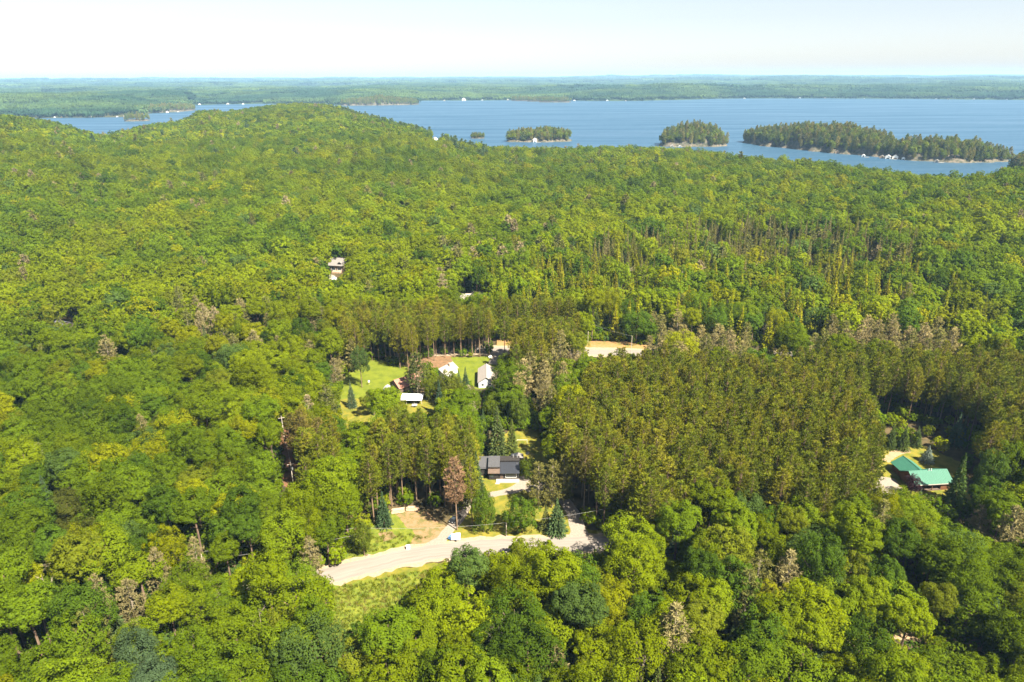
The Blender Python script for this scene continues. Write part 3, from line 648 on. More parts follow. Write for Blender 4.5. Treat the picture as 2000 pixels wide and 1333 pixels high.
for s in (-1, 1):
    MB().add([(-.9, s * .72, 1.38), (.4, s * .72, 1.40), (.95, s * .88, 1.06), (-1.35, s * .88, 1.06)], [(0, 1, 2, 3)]).build('side_window', M['glass'], car)
    MB().box(2.12, 2.29, s * .62 - .2, s * .62 + .2, .62, .78).build('headlight', M['silver'], car)
    MB().box(.85, 1.05, s * .95 - .1, s * .95 + .1, 1.0, 1.14).build('wing_mirror', M['carpaint'], car)
    for x in (-1.4, 1.4):
        wq = MB().tube([(x, s * .9 - .1, .34), (x, s * .9 + .1, .34)], [.34, .34], 16).build('wheel', M['rubber'], car); MB().tube([(x, s * .95 - .08, .34), (x, s * .95 + .08, .34)], [.2, .2], 12).build('rim', M['silver'], wq)
tr = thing('covered_trailer', 'small white covered trailer with blue pointed front on the roadside grass', 'trailer', (-17.9, 169.7, 0), R(2))
MB().box(-.65, .55, -.85, .85, .5, 1.5).build('cargo_box', M['white'], tr); MB().box(.62, 2.05, -.95, .95, .45, 1.7).build('cargo_box', M['white'], tr)
MB().add([(-.7, -.85, .5), (-.7, .85, .5), (-1.75, 0, .5), (-.7, -.8, 1.5), (-.7, .8, 1.5), (-1.55, 0, 1.05)], [(0, 1, 2)[::-1], (3, 4, 5)[::-1], (0, 3, 5, 2), (1, 2, 5, 4), (0, 1, 4, 3)]).build('pointed_front', M['bluecover'], tr)
MB().tube([(-1.6, 0, .5), (-2.3, 0, .42)], [.06, .05], 6).build('drawbar', M['rubber'], tr); MB().box(-.7, 2.0, -.7, .7, .38, .46).build('chassis', M['rubber'], tr)
for s in (-1, 1): MB().tube([(.7, s * .95 - .1, .32), (.7, s * .95 + .1, .32)], [.32, .32], 14).build('wheel', M['rubber'], tr)
wb = thing('waste_bin', 'small white box bin beside the road west of the driveway', 'bin', (*un(797, 1072)[:2], .02), R(20)); MB().box(-.5, .5, -.4, .4, 0, .85).build('bin_body', M['white'], wb); MB().slab((-.55, -.48, .9), (.55, -.48, .9), (.55, .45, 1.08), (-.55, .45, 1.08), .07).build('lid', M['white'], wb)
for i, (x, y, rz, lab) in enumerate([(806, 999, 0, 'pile of cut pale logs at the top of the dirt clearing'), (778, 1003, 12, 'pile of reddish logs at the west end of the dirt clearing')]):
    wp = thing('wood_pile', lab, 'wood pile', (*un(x, y)[:2], 0), R(rz))
    for a_ in range(3):
        for b_ in range(5 - a_): MB().tube([(-1.9 + random.uniform(-.3, .3), b_ * .42 + a_ * .21, .22 + a_ * .36), (1.9 + random.uniform(-.3, .3), b_ * .42 + a_ * .21, .22 + a_ * .36)], [.2, .2], 8).build('log', M['wood'], wp)

# utility poles and cables
def pole(x, y, h, label, rz=0, box=False, arm=True):
    b = un(x, y); t = thing('utility_pole', label, 'utility pole', (b[0], b[1], hz1(b[0], b[1])), rz)
    MB().tube([(0, 0, -.3), (0, 0, h)], [.17, .12], 8).build('shaft', M['polewood'], t)
    if arm:
        ca = MB().box(-1.1, 1.1, -.06, .06, h - .9, h - .76).build('crossarm', M['polewood'], t)
        for q in (-.95, 0, .95): MB().tube([(q, 0, h - .76), (q, 0, h - .55)], [.05, .04], 6).build('insulator', M['greymetal'], ca)
    if box: MB().tube([(.35, -.1, h - 3), (.35, -.1, h - 2)], [.25, .25], 10).build('transformer', M['greymetal'], t)
    return np.array([b[0], b[1], hz1(b[0], b[1]) + h])
tops = {}
tops['a'] = pole(557, 868, 12, 'weathered pole standing higher up the dark forest corridor', R(20))
tops['b'] = pole(574, 953, 10, 'weathered pole with transformer lower in the dark forest corridor', R(20), True)
tops['c'] = pole(405, 1142, 11, 'leaning pale pole among the trees west of the road bend', R(75), arm=False)
tops['d'] = pole(1232, 697, 11, 'pale pole standing on the far road edge', R(0), arm=False)
tops['e'] = pole(989, 1048, 5.0, 'short service pole on the front lawn by the road', R(0), arm=False)
tops['f'] = pole(1148, 672, 12, 'pole top rising from trees west of the far road opening', R(0))
def cable(a, b, sag, label, r0=.022):
    pts = [a + (b - a) * t - np.array([0, 0, sag * 4 * t * (1 - t)]) for t in np.linspace(0, 1, 14)]
    tag(MB().tube(pts, [r0] * 14, 4).build('overhead_cable', M['wire']), label, 'cable')
f1 = np.array([*un(700, 1084)[:2], 9.5]); f2 = np.array([*un(1200, 1036)[:2], 8.5]); f0 = np.array([*un(330, 1215)[:2], 9])
cable(tops['c'], f1, .8, 'upper overhead cable running from the leaning pole to the road')
cable(tops['c'] - np.array([0, 0, 2.6]), f1 - np.array([0, 0, 2.4]), .8, 'lower overhead cable running from the leaning pole to the road')
cable(tops['c'], f0, .6, 'overhead cable running down from the leaning pole to the south')
cable(f1, tops['e'], 1.0, 'overhead cable crossing above the dirt clearing and white trailer')
cable(tops['e'], f2, .6, 'overhead cable crossing above the driveway mouth')
cable(tops['a'], tops['b'], .8, 'overhead cable between the two poles of the forest corridor')
cable(tops['d'], tops['f'], .8, 'overhead cable along the far road')

# ------------------------------------------------------------------ lake cottages, boathouses and docks
ISL_CLEAR = []
def shore_house(x, y, w_, d_, h_, wallm, roofm, label, name='boathouse', dock=True, rz=0, land=0.0, clear=True):
    p = un(x, y, ZL + .4); away = np.array([p[0], p[1]]) / math.hypot(p[0], p[1])
    zz = ZL + land
    t = thing(name, label, name.replace('_', ' '), (p[0], p[1], zz), math.atan2(-away[0], away[1]) + R(rz))
    MB().box(-w_ / 2, w_ / 2, 0, d_, .2, h_).build('wall', wallm, t); MB().gable_end(-w_ / 2, w_ / 2, -.16, .2, h_, h_ + w_ * .34).build('gable', wallm, t)
    for s in (-1, 1):
        a = (0, -.6, h_ + w_ * .36); b = (0, d_ + .4, h_ + w_ * .36); c = (s * (w_ / 2 + .5), d_ + .4, h_ - .1); e = (s * (w_ / 2 + .5), -.6, h_ - .1)
        MB().slab(*((a, b, c, e) if s < 0 else (a, e, c, b)), .2).build('roof_slope', roofm, t)
    MB().box(-w_ * .28, w_ * .28, -.24, -.17, .3, min(2.6, h_ * .6)).build('door', M['glass'], t)
    if dock: MB().box(w_ / 2 + .3, w_ / 2 + 2 + w_, -2.5, .5, .25, .55).build('dock', M['deck'], t)
    if clear: ISL_CLEAR.append((x + (4 if dock else 0), y - 4, FPX * w_ * .75 / math.hypot(p[0], p[1]) + (3 if dock else 0), 5.5))
    return t
shore_house(1044.5, 278.2, 7.5, 7, 6.5, M['white'], M['white'], 'tall white two-storey boathouse on the middle wooded island')
shore_house(1314, 283, 7, 6, 3.5, M['white'], M['paleroof'], 'white cottage on the west slope of the round island', 'cottage', False, land=7, clear=False)
shore_house(1312, 287, 8, 5, 2.4, M['concrete'], M['paleroof'], 'low pale boathouse with dock on the west shore of the round island')
shore_house(1328, 287, 5, 4, 2.4, M['white'], M['paleroof'], 'small white dock house beside the low pale one, round island')
for x, y, w_, lab, wm in [(1476, 280.5, 5, 'first white dock hut at the west tip of the long island', 'white'), (1491, 283, 6, 'second white hut with red canoe trim, west part of the long island', 'boatred'), (1540, 287.5, 6, 'pale dock hut with flagpole on the long island west shore', 'white'), (1551, 288.5, 6, 'white boathouse beside the flagpole hut on the long island', 'white'),
                          (1588, 293.5, 6, 'white-roofed boat port halfway along the long island', 'white'), (1635, 300, 7, 'grey-brown boathouse on the long island, middle shore', 'wood'), (1686, 307, 5, 'small white boat port west of the boathouse cluster', 'white'), (1722, 309.5, 7, 'tan boathouse at the west end of the cluster', 'wood'),
                          (1734, 310.5, 8, 'bright white boathouse in the centre of the cluster', 'white'), (1748, 311, 9, 'wide white boathouse at the east end of the cluster', 'white'), (1764, 312.5, 5, 'small white float hut just east of the cluster', 'white'), (1829, 317.5, 6, 'pale rocky-shore hut below the lone tan cottage', 'concrete'),
                          (1850, 313.5, 7, 'brown boathouse on the east part of the long island', 'brownwall')]:
    shore_house(x, y, w_, 5, 3.0 if w_ < 8 else 4.0, M[wm], M['white'] if wm == 'white' else M['paleroof'], lab)
shore_house(1809, 308, 9, 7, 4.2, M['wood'], M['paleroof'], 'lone tan cottage above the rocks on the long island', 'cottage', False, land=8)
shore_house(1725, 303, 7, 6, 3.5, M['wood'], M['paleroof'], 'cottage set back behind the boathouse cluster', 'cottage', False, land=4)
far_list = [(86, 229, 9, 'cottage at the west end of the bay shore'), (107, 229.5, 9, 'white boathouse on the bay shore near the west end'), (121, 229, 7, 'small tan boathouse on the bay shore'), (176, 228.5, 8, 'pale hut midway along the bay shore'), (229, 228.5, 11, 'large white boathouse beside the bay islet'), (243, 227.5, 8, 'tan boathouse right behind the bay islet'),
            (278, 219.5, 12, 'white boathouse at the root of the hook point'), (327, 220, 10, 'boathouse on the hook point shore'), (348, 219, 14, 'wide pale boathouse on the hook point'), (368, 214.5, 12, 'white boathouse at the tip of the hook point'), (390, 204.5, 14, 'boathouse across the channel'), (445, 204, 14, 'pale boathouse across the channel behind'), (475, 203.5, 16, 'white house across the channel near the hill'),
            (816, 197.5, 14, 'boathouse east of the rocky point'), (868, 196.8, 12, 'small boathouse on the far shore'), (906, 196, 22, 'large white boathouse on the far shore'), (942, 196, 15, 'low white boathouse on the far shore'), (992, 195.6, 16, 'white boathouse beside the low islet'),
            (1122, 196.8, 13, 'pale boathouse east of the far islets'), (1186, 197, 12, 'tiny white boathouse on the far shore bend'), (1222, 197, 14, 'white boathouse on the far shore bend'), (1454, 192.6, 14, 'white boathouse on the far east shore'), (1562, 192, 14, 'pale boathouse on the far east shore'), (1611, 192, 10, 'tiny white boathouse on the east shore'),
            (1688, 192.8, 10, 'pale boathouse at the far beach'), (1828, 193.8, 12, 'white boathouse far along the east shore'), (1852, 194, 12, 'neighbouring white boathouse far along the east shore'), (1902, 194.3, 10, 'grey boathouse far along the east shore'), (1966, 194.8, 14, 'easternmost white boathouse on the far shore')]
for i, (x, y, w_, lab) in enumerate(far_list):
    w_ *= .62 + .12 * (i % 4)
    shore_house(x, y + .9, w_, w_ * .7, w_ * .35, (M['white'], M['bluesiding'], M['concrete'])[i % 3] if 'tan' not in lab else M['wood'], (M['paleroof'], M['bluesiding'], M['greyshingle'], M['white'])[i % 4], lab, dock=False, land=.3, clear=False)
p = at(851, 270, 8); gable('shore_cottage', 'pale cottage among conifers on the near lakeshore slope', (p[0], p[1], p[2] + 6), R(20), 9, 10, 4, 7.5, M['paleroof'], M['white'], cat='cottage')

# ------------------------------------------------------------------ tree prototypes
def unit(v): return v / np.maximum(np.linalg.norm(v, axis=-1, keepdims=True), 1e-9)

def cards(C, Nn, size, r, aspect=.75, mul=1.0):
    """Leaf-sized quads at C facing Nn."""
    n = len(C)
    rv = unit(r.normal(size=(n, 3)))
    T = unit(np.cross(Nn, rv)); B = np.cross(Nn, T)
    s = (size * mul * (.65 + .7 * r.random(n)))[:, None]
    a = T * s * .5; b = B * s * .5 * aspect
    V = np.stack([C - a, C - b * .9, C + a, C + b], 1).reshape(-1, 3)
    return V, np.arange(4 * n, dtype=np.int32).reshape(-1, 4)

def broadleaf(seed, Ht, Rc, lobes, per, size, flat=1.0, low=.95, inner=.25):
    """Dome of leaf clumps; low: how much crown hangs below its widest ring."""
    r = np.random.default_rng(seed)
    rz = Rc * .98 * flat; cz = Ht - rz
    ph = r.random(4) * 6.28
    def shell(u, zc):
        rr = np.sqrt(np.maximum(0, 1 - zc * zc)) ** .8
        mod = 1 + .16 * np.sin(2 * u + ph[0]) + .11 * np.sin(3 * u + ph[1])
        return np.stack([np.cos(u) * rr * mod, np.sin(u) * rr * mod, zc + .08 * np.sin(2 * u + ph[2])], -1)
    Cs, Ns = [], []
    for i in range(lobes):
        u = r.random() * 2 * math.pi; zc = r.random() * (.97 + low * .75) - low * .75
        dirv = shell(np.array(u), np.array(zc))
        k = .70 + .30 * r.random() ** .7
        c = dirv * np.array([Rc, Rc, rz]) * k + np.array([0, 0, cz])
        lr = Rc * (.15 + .15 * r.random())
        od = unit(dirv[None] + np.array([0, 0, .3]))
        nn = unit(unit(r.normal(size=(per, 3))) + od * .75)
        Cs.append(c + nn * lr * (.8 + .3 * r.random((per, 1))))
        Ns.append(unit(nn + np.array([0, 0, .2]) + r.normal(size=(per, 3)) * .24))
    m_ = int(lobes * per * inner)
    u = r.random(m_) * 6.283; zc = r.random(m_) * (.95 + low * .7) - low * .7
    dv = shell(u, zc)
    Cs.append(dv * np.array([Rc, Rc, rz]) * (.70 + .12 * r.random((m_, 1))) + np.array([0, 0, cz])); Ns.append(unit(dv + r.normal(size=(m_, 3)) * .35))
    C0 = np.concatenate(Cs); N0 = np.concatenate(Ns)
    sz_ = np.full(len(C0), 1.0); sz_[-m_:] = 1.5
    V, Fq = cards(C0, N0, size, r, .75, sz_)
    tb = MB()
    tb.tube([(0, 0, -1.0), (.1, 0, cz * .5), (0, .15, cz), (.1, .1, cz + rz * .5)], [.30, .24, .17, .06], 6)
    for q in range(6):
        u = q * 1.05 + r.random() * .6; z0 = cz * (.55 + .35 * r.random()); ln = Rc * (.55 + .2 * r.random())
        tb.tube([(0, 0, z0), (math.cos(u) * ln * .5, math.sin(u) * ln * .5, z0 + ln * .55), (math.cos(u) * ln, math.sin(u) * ln, z0 + ln * .95)], [.12, .08, .03], 4)
    return (V, [Fq]), tb

def tufts(P, D, ln, wd, k, r, spread=.8):
    """Needle tufts: k thin triangles fanning out of each P towards D."""
    n = len(P)
    Pk = np.repeat(P, k, 0); Dk = unit(np.repeat(D, k, 0) + r.normal(size=(n * k, 3)) * spread)
    T = unit(np.cross(Dk, unit(r.normal(size=(n * k, 3)))))
    l = (np.repeat(ln, k) * (.6 + .7 * r.random(n * k)) if np.ndim(ln) else ln * (.6 + .7 * r.random(n * k)))[:, None]
    V = np.stack([Pk - T * wd * .5 - Dk * l * .15, Pk + T * wd * .5 - Dk * l * .15, Pk + Dk * l + T * wd * .22, Pk + Dk * l - T * wd * .22], 1).reshape(-1, 3)
    return V, np.arange(4 * n * k, dtype=np.int32).reshape(-1, 4)

def pine(seed, Ht, base, Rc, dz, nb, k, ln, wd, rag=.25, plate=False, bare=.0):
    r = np.random.default_rng(seed)
    P, D = [], []
    tb = MB(); lean = r.normal(size=2) * .25
    tb.tube([(0, 0, -1), (lean[0] * .4, lean[1] * .4, Ht * .5), (lean[0], lean[1], Ht * .97)], [.21, .16, .04], 6)
    z = base
    while z < Ht - .2:
        f = (z - base) / (Ht - base)
        prof = (min(1, f / .22 * .6 + .45)) * (1 - max(0, (f - .25) / .78) ** 1.7)
        nbr = max(3, int(round(nb * (.6 + .4 * (1 - f)))))
        u0 = r.random() * 6.28
        for q in range(nbr):
            u = u0 + q * 6.283 / nbr + r.normal() * .25
            l = Rc * prof * (1 - rag + 2 * rag * r.random()) + .25
            up = (.06 if plate else .25) + .35 * f
            c0 = np.array([lean[0] * z / Ht, lean[1] * z / Ht, z + r.normal() * dz * .3])
            dv = np.array([math.cos(u), math.sin(u), up])
            if l > .9: tb.tube([c0, c0 + dv * l * .85], [.03, .012], 3)
            if r.random() < bare: continue
            for s in ((.45, .7, .95, 1.05) if l > 1.6 else (.55, 1.0)):
                side = np.array([-math.sin(u), math.cos(u), 0]) * r.normal() * l * .16
                P.append(c0 + dv * l * s + side); D.append(dv * np.array([1, 1, 0]) * .7 + np.array([0, 0, .25 if plate else 1.05]))
        z += dz * (.8 + .4 * r.random())
    P.append(np.array([lean[0], lean[1], Ht])); D.append(np.array([0, 0, 1.0]))
    for q in range(5):
        z = base * (.45 + .5 * r.random()); u = r.random() * 6.28; l = 1.0 + r.random()
        tb.tube([(0, 0, z), (math.cos(u) * l, math.sin(u) * l, z + .1)], [.03, .01], 3)
    V, Fq = tufts(np.array(P), np.array(D), ln, wd, k, r, .65 if not plate else .55)
    if plate: V[:, 2] += 0
    return (V, [Fq]), tb

def spruce(seed, Ht, Rb, dz, k, wd, sag=.25):
    r = np.random.default_rng(seed)
    P, D, LN = [], [], []
    z = .5
    while z < Ht - .15:
        f = z / Ht
        l = Rb * (1 - f) * (.85 + .3 * r.random()) + .05
        nb = max(4, int(10 * (1 - f) + 4)); u0 = r.random() * 6.28
        for q in range(nb):
            u = u0 + q * 6.283 / nb + r.normal() * .12; ll = l * (.8 + .4 * r.random())
            dv = np.array([math.cos(u), math.sin(u), -sag])
            for s in ((.35, .65, .9) if ll > 1 else (.6,)):
                P.append(np.array([0, 0, z]) + dv * ll * s); D.append(dv + np.array([0, 0, .12])); LN.append(.25 + .65 * (1 - f))
        z += dz * (.85 + .3 * r.random()) * (1.15 - .5 * f)
    P.append(np.array([0, 0, Ht - .3])); D.append(np.array([0, 0, 2.0])); LN.append(.7)
    V, Fq = tufts(np.array(P), np.array(D), np.array(LN), wd, k, r, .38)
    tb = MB(); tb.tube([(0, 0, -1), (0, 0, Ht * .5), (0, 0, Ht * .96)], [.20, .12, .02], 6)
    return (V, [Fq]), tb

def snag(seed, Ht, spread, nl, broom=True):
    """Bare dead tree: trunk and upswept limbs that fork twice."""
    r = np.random.default_rng(seed); tb = MB()
    tb.tube([(0, 0, -1), (.15, .1, Ht * .5), (.3, .05, Ht * .92)], [.22, .15, .03], 5)
    for q in range(nl):
        u = r.random() * 6.28; z0 = Ht * (.35 + .5 * r.random()); ln = spread * (.5 + .6 * r.random()) * (1.2 - z0 / Ht * .6)
        d0 = np.array([math.cos(u), math.sin(u), 1.3 if broom else .35])
        p0 = np.array([.15, .05, z0]); p1 = p0 + d0 * ln * .5; p2 = p1 + (d0 * np.array([.6, .6, 1]) + r.normal(size=3) * .2) * ln * .55
        tb.tube([p0, p1, p2], [.085, .055, .018], 3)
        for s in range(3):
            a = p0 + (p1 - p0) * (.4 + .6 * r.random()); e = a + (d0 * .6 + r.normal(size=3) * .55) * ln * .4
            tb.tube([a, e], [.035, .012], 3)
    return tb

PC = {}            # joined prototypes for the scattered masses: kind -> list of objects
PP = {}            # separate crown / trunk meshes for the single trees
def register(kind, cv, tb, leaf, bark, single):
    (V, Fs) = cv
    tv, tf = tb.arrays()
    i = len(PC.setdefault(kind, []))
    V2 = np.concatenate([V, tv]); n0 = len(V)
    q4 = np.array([f for f in tf if len(f) == 4], np.int32).reshape(-1, 4) + n0
    me = mesh_np('%s_%02d' % (kind, i), V2, [*Fs, q4], [leaf, bark], [0] * len(Fs) + [1])
    PC[kind].append(bpy.data.objects.new('proto_%s_%02d' % (kind, i), me))
    if single:
        PP.setdefault(kind, []).append((mesh_np('crown_' + kind, V, Fs, [leaf]), tb.mesh('trunk_' + kind, bark), Ht_of(V)))
def Ht_of(V): return float(V[:, 2].max())

for i in range(8): register('broad_hi', *broadleaf(100 + i, 16.5 + (i % 4) * 1.5, 4.1 + (i % 3) * .75, 82, 80, .345, .95 + .16 * ((i * 2) % 3)), M['leaf'], M['bark'], True)
for i in range(4): register('bushy_hi', *broadleaf(150 + i, 11 + i * .4, 4.8, 82, 80, .345, 1.12 + .02 * i, 1.15), M['leaf'], M['bark'], True)
for i in range(6): register('broad_mid', *broadleaf(200 + i, 16.5 + (i % 3) * 1.6, 4.2 + (i % 3) * .7, 46, 32, .70, .95 + .16 * ((i * 2) % 3)), M['leaf'], M['bark'], False)
for i in range(5): register('broad_low', *broadleaf(300 + i, 17 + (i % 3), 4.8 + (i % 2) * .5, 26, 11, 1.7), M['leaf'], M['bark'], False)
for i in range(4): register('bush', *broadleaf(350 + i, 4.6 + .3 * i, 2.3, 30, 26, .42, 1.0, 1.1), M['leaf'], M['bark'], False)
for i in range(6): register('pine_hi', *pine(400 + i, 22 + (i % 3) * 1.2, 8.8 + (i % 2) * 1.4, 2.35 + .2 * (i % 3), .52, 6, 6, .70, .20), M['needle'], M['pinebark'], True)
for i in range(4): register('pine_mid', *pine(430 + i, 22 + (i % 3), 10.5, 2.4, .9, 5, 4, .8, .34), M['needle'], M['pinebark'], True)
for i in range(4): register('ragged_hi', *pine(460 + i, 19 + (i % 3) * 1.5, 3.0, 3.1, .72, 6, 9, .8, .24, .4, True, .10), M['needle'], M['deadwood'], True)
for i in range(3): register('ragged_mid', *pine(480 + i, 19 + i, 2.0, 3.2, 1.0, 6, 5, 1.1, .55, .35, True, .08), M['needle'], M['deadwood'], True)
for i in range(4): register('spruce_hi', *spruce(500 + i, 13 + i * 1.2, 2.8 + .2 * i, .5, 5, .28, .12), M['needle'], M['bark'], True)
for i in range(3): register('spruce_mid', *spruce(520 + i, 15 + i, 2.2 + .2 * i, .8, 3, .5, .12), M['needle'], M['bark'], True)
for i in range(3): register('conifer_low', *pine(540 + i, 19 + i, 3.5, 3.0, 1.7, 5, 3, 1.6, .9, .3, False), M['needle'], M['bark'], False)
SNAG = []
for i in range(6):
    tb = snag(600 + i, 15 + (i % 3) * 1.5, 4.2 + (i % 2), 11 + i % 4, i % 3 != 2); SNAG.append(tb)

def tuft_proto(seed):
    r = np.random.default_rng(seed); n = 26
    P0 = np.stack([r.normal(size=n) * .3, r.normal(size=n) * .3, np.zeros(n)], 1); D0 = unit(np.stack([r.normal(size=n) * .35, r.normal(size=n) * .35, np.ones(n)], 1))
    T0 = unit(np.cross(D0, r.normal(size=(n, 3)))); hh = (.45 + .5 * r.random(n))[:, None]
    V = np.stack([P0 - T0 * .05, P0 + T0 * .05, P0 + D0 * hh], 1).reshape(-1, 3)
    return bpy.data.objects.new('proto_tuft_%02d' % seed, mesh_np('tuft', V, [np.arange(3 * n).reshape(-1, 3)], [M['leaf']]))
PC['tuft'] = [tuft_proto(i) for i in range(4)]

# forest patch for the far shores: many small crowns in one clump
def patch(seed, W, n, rad):
    r = np.random.default_rng(seed); Vs, Fs = [], []; b = 0
    t = (1 + 5 ** .5) / 2
    iv = unit(np.array([(-1, t, 0), (1, t, 0), (-1, -t, 0), (1, -t, 0), (0, -1, t), (0, 1, t), (0, -1, -t), (0, 1, -t), (t, 0, -1), (t, 0, 1), (-t, 0, -1), (-t, 0, 1)], float))
    fi = np.array([(0, 11, 5), (0, 5, 1), (0, 1, 7), (0, 7, 10), (0, 10, 11), (1, 5, 9), (5, 11, 4), (11, 10, 2), (10, 7, 6), (7, 1, 8), (3, 9, 4), (3, 4, 2), (3, 2, 6), (3, 6, 8), (3, 8, 9), (4, 9, 5), (2, 4, 11), (6, 2, 10), (8, 6, 7), (9, 8, 1)])
    for i in range(n):
        c = np.array([(r.random() - .5) * W, (r.random() - .5) * W, 0])
        con = r.random() < .3
        s = rad * (.6 + .7 * r.random()); hh = s * (1.9 if con else 1.1); ww = s * (.55 if con else 1)
        top = 13 + 7 * r.random()
        v = iv * np.array([ww, ww, hh]) * (.75 + .5 * r.random((12, 1))) + c + np.array([0, 0, top - hh])
        Vs.append(v); Fs.append(fi + b); b += 12
    me = mesh_np('patch_%d' % seed, np.concatenate(Vs), [np.concatenate(Fs)], [M['canopy']])
    return bpy.data.objects.new('proto_patch_%02d' % seed, me)
PC['patch'] = [patch(i, 70, 75, 4.6) for i in range(6)]

# ------------------------------------------------------------------ scatter by geometry nodes (masses nobody could count)
def scatter(name, kind, pos, rz, sc, tint, label=None, seed=0):
    protos = PC[kind]
    n = len(pos)
    if not n: return None
    col = bpy.data.collections.new('library_' + name)
    for p in protos: col.objects.link(p)
    me = bpy.data.meshes.new(name)
    me.vertices.add(n); me.vertices.foreach_set('co', np.asarray(pos, np.float32).ravel())
    def attr(nm, ty, key, arr): me.attributes.new(nm, ty, 'POINT').data.foreach_set(key, np.asarray(arr).ravel())
    attr('turn', 'FLOAT', 'value', np.asarray(rz, np.float32))
    attr('size', 'FLOAT_VECTOR', 'vector', np.asarray(sc, np.float32))
    attr('pick', 'INT', 'value', np.random.default_rng(seed).integers(0, len(protos), n).astype(np.int32))
    attr('tint', 'FLOAT_COLOR', 'color', np.concatenate([tint, np.ones((n, 1))], 1).astype(np.float32))
    ng = bpy.data.node_groups.new('scatter_' + name, 'GeometryNodeTree')
    ng.interface.new_socket('Geometry', in_out='INPUT', socket_type='NodeSocketGeometry')
    ng.interface.new_socket('Geometry', in_out='OUTPUT', socket_type='NodeSocketGeometry')
    gi = ng.nodes.new('NodeGroupInput'); go = ng.nodes.new('NodeGroupOutput')
    ci = ng.nodes.new('GeometryNodeCollectionInfo'); ci.inputs['Collection'].default_value = col
    ci.inputs['Separate Children'].default_value = True; ci.inputs['Reset Children'].default_value = True
    ip = ng.nodes.new('GeometryNodeInstanceOnPoints'); ip.inputs['Pick Instance'].default_value = True
    def na(nm, ty):
        q = ng.nodes.new('GeometryNodeInputNamedAttribute'); q.data_type = ty; q.inputs['Name'].default_value = nm; return q.outputs[0]
    cx = ng.nodes.new('ShaderNodeCombineXYZ')
    ng.links.new(na('turn', 'FLOAT'), cx.inputs['Z']); ng.links.new(cx.outputs[0], ip.inputs['Rotation'])
    ng.links.new(na('size', 'FLOAT_VECTOR'), ip.inputs['Scale']); ng.links.new(na('pick', 'INT'), ip.inputs['Instance Index'])
    ng.links.new(ci.outputs[0], ip.inputs['Instance']); ng.links.new(gi.outputs[0], ip.inputs['Points']); ng.links.new(ip.outputs[0], go.inputs[0])
    o = link(name, me); md = o.modifiers.new('scatter', 'NODES'); md.node_group = ng
    tag(o, label=label, kind='stuff')
    return o

# ------------------------------------------------------------------ where trees may not stand or cover: open ground in the photograph (pixels)
OPEN = [
 [(628, 1112), (770, 1076), (868, 1052), (940, 1055), (968, 1062), (942, 1082), (890, 1098), (822, 1110), (806, 1125), (780, 1172), (735, 1192), (690, 1228), (652, 1238), (657, 1150), (634, 1130)],
 [(860, 1028), (925, 1034), (985, 1050), (985, 1060), (860, 1062)],
 [(765, 1002), (830, 1002), (868, 1035), (868, 1058), (790, 1070), (800, 1040), (775, 1012)],
 [(690, 1048), (800, 1050), (800, 1070), (690, 1094)],
 [(944, 932), (1036, 928), (1036, 965), (1000, 975), (958, 976), (944, 960)],
 [(941, 886), (1028, 880), (1022, 940), (941, 940)],
 [(1075, 1042), (1100, 1034), (1100, 985), (1114, 985), (1140, 1030), (1172, 1045), (1168, 1072), (1100, 1082), (1070, 1066)],
 [(1005, 848), (1042, 848), (1058, 878), (1035, 888), (942, 886), (1000, 872)],
 [(692, 742), (730, 717), (792, 737), (788, 760), (765, 766), (740, 770), (700, 770), (668, 790), (670, 762)],
 [(668, 770), (700, 775), (700, 800), (720, 818), (715, 842), (680, 830)],
 [(788, 766), (848, 766), (845, 806), (808, 800), (790, 786)],
 [(900, 712), (914, 728), (904, 738), (882, 712)],
 [(932, 706), (962, 702), (968, 748), (938, 755)],
 [(856, 706), (898, 706), (896, 714), (866, 721)],
 [(974, 670), (994, 670), (994, 688), (974, 688)],
 [(1152, 672), (1258, 676), (1258, 691), (1152, 694)],
 [(1483, 690), (1556, 690), (1556, 697), (1483, 699)],
 [(1757, 897), (1812, 882), (1850, 912), (1850, 966), (1768, 968), (1772, 935), (1757, 912)], [(1850, 890), (1870, 890), (1884, 975), (1846, 975)],
 [(1737, 882), (1780, 880), (1815, 900), (1757, 898)],
 [(1712, 938), (1742, 940), (1740, 962), (1708, 958)],
 [(643, 499), (676, 499), (676, 514), (664, 524), (662, 546), (647, 546), (643, 518)],
 [(898, 564), (944, 564), (932, 578), (900, 580)],
 [(113, 616), (146, 616), (138, 630), (113, 630)],
 [(551, 825), (560, 825), (575, 900), (578, 952), (567, 955), (556, 880)],
 [(1754, 1224), (1778, 1224), (1778, 1240), (1754, 1238)], [(1902, 1243), (1920, 1250), (1918, 1262), (1904, 1258)],
 [(377, 1138), (392, 1138), (392, 1152), (377, 1152)], [(679, 982), (693, 986), (688, 1003), (679, 1003)],
 [(398, 1100), (404, 1100), (408, 1134), (401, 1134)],
 [(846, 262), (858, 262), (858, 274), (846, 274)],
]
# buildings far up the slope: trees farther away than this (metres) stand behind them and may show above
BEHIND = {}
for i_, pl_ in enumerate(OPEN):
    if pl_[0] == (643, 499): BEHIND[i_] = 492
    if pl_[0] == (898, 564): BEHIND[i_] = 413
    if pl_[0] == (113, 616): BEHIND[i_] = 452
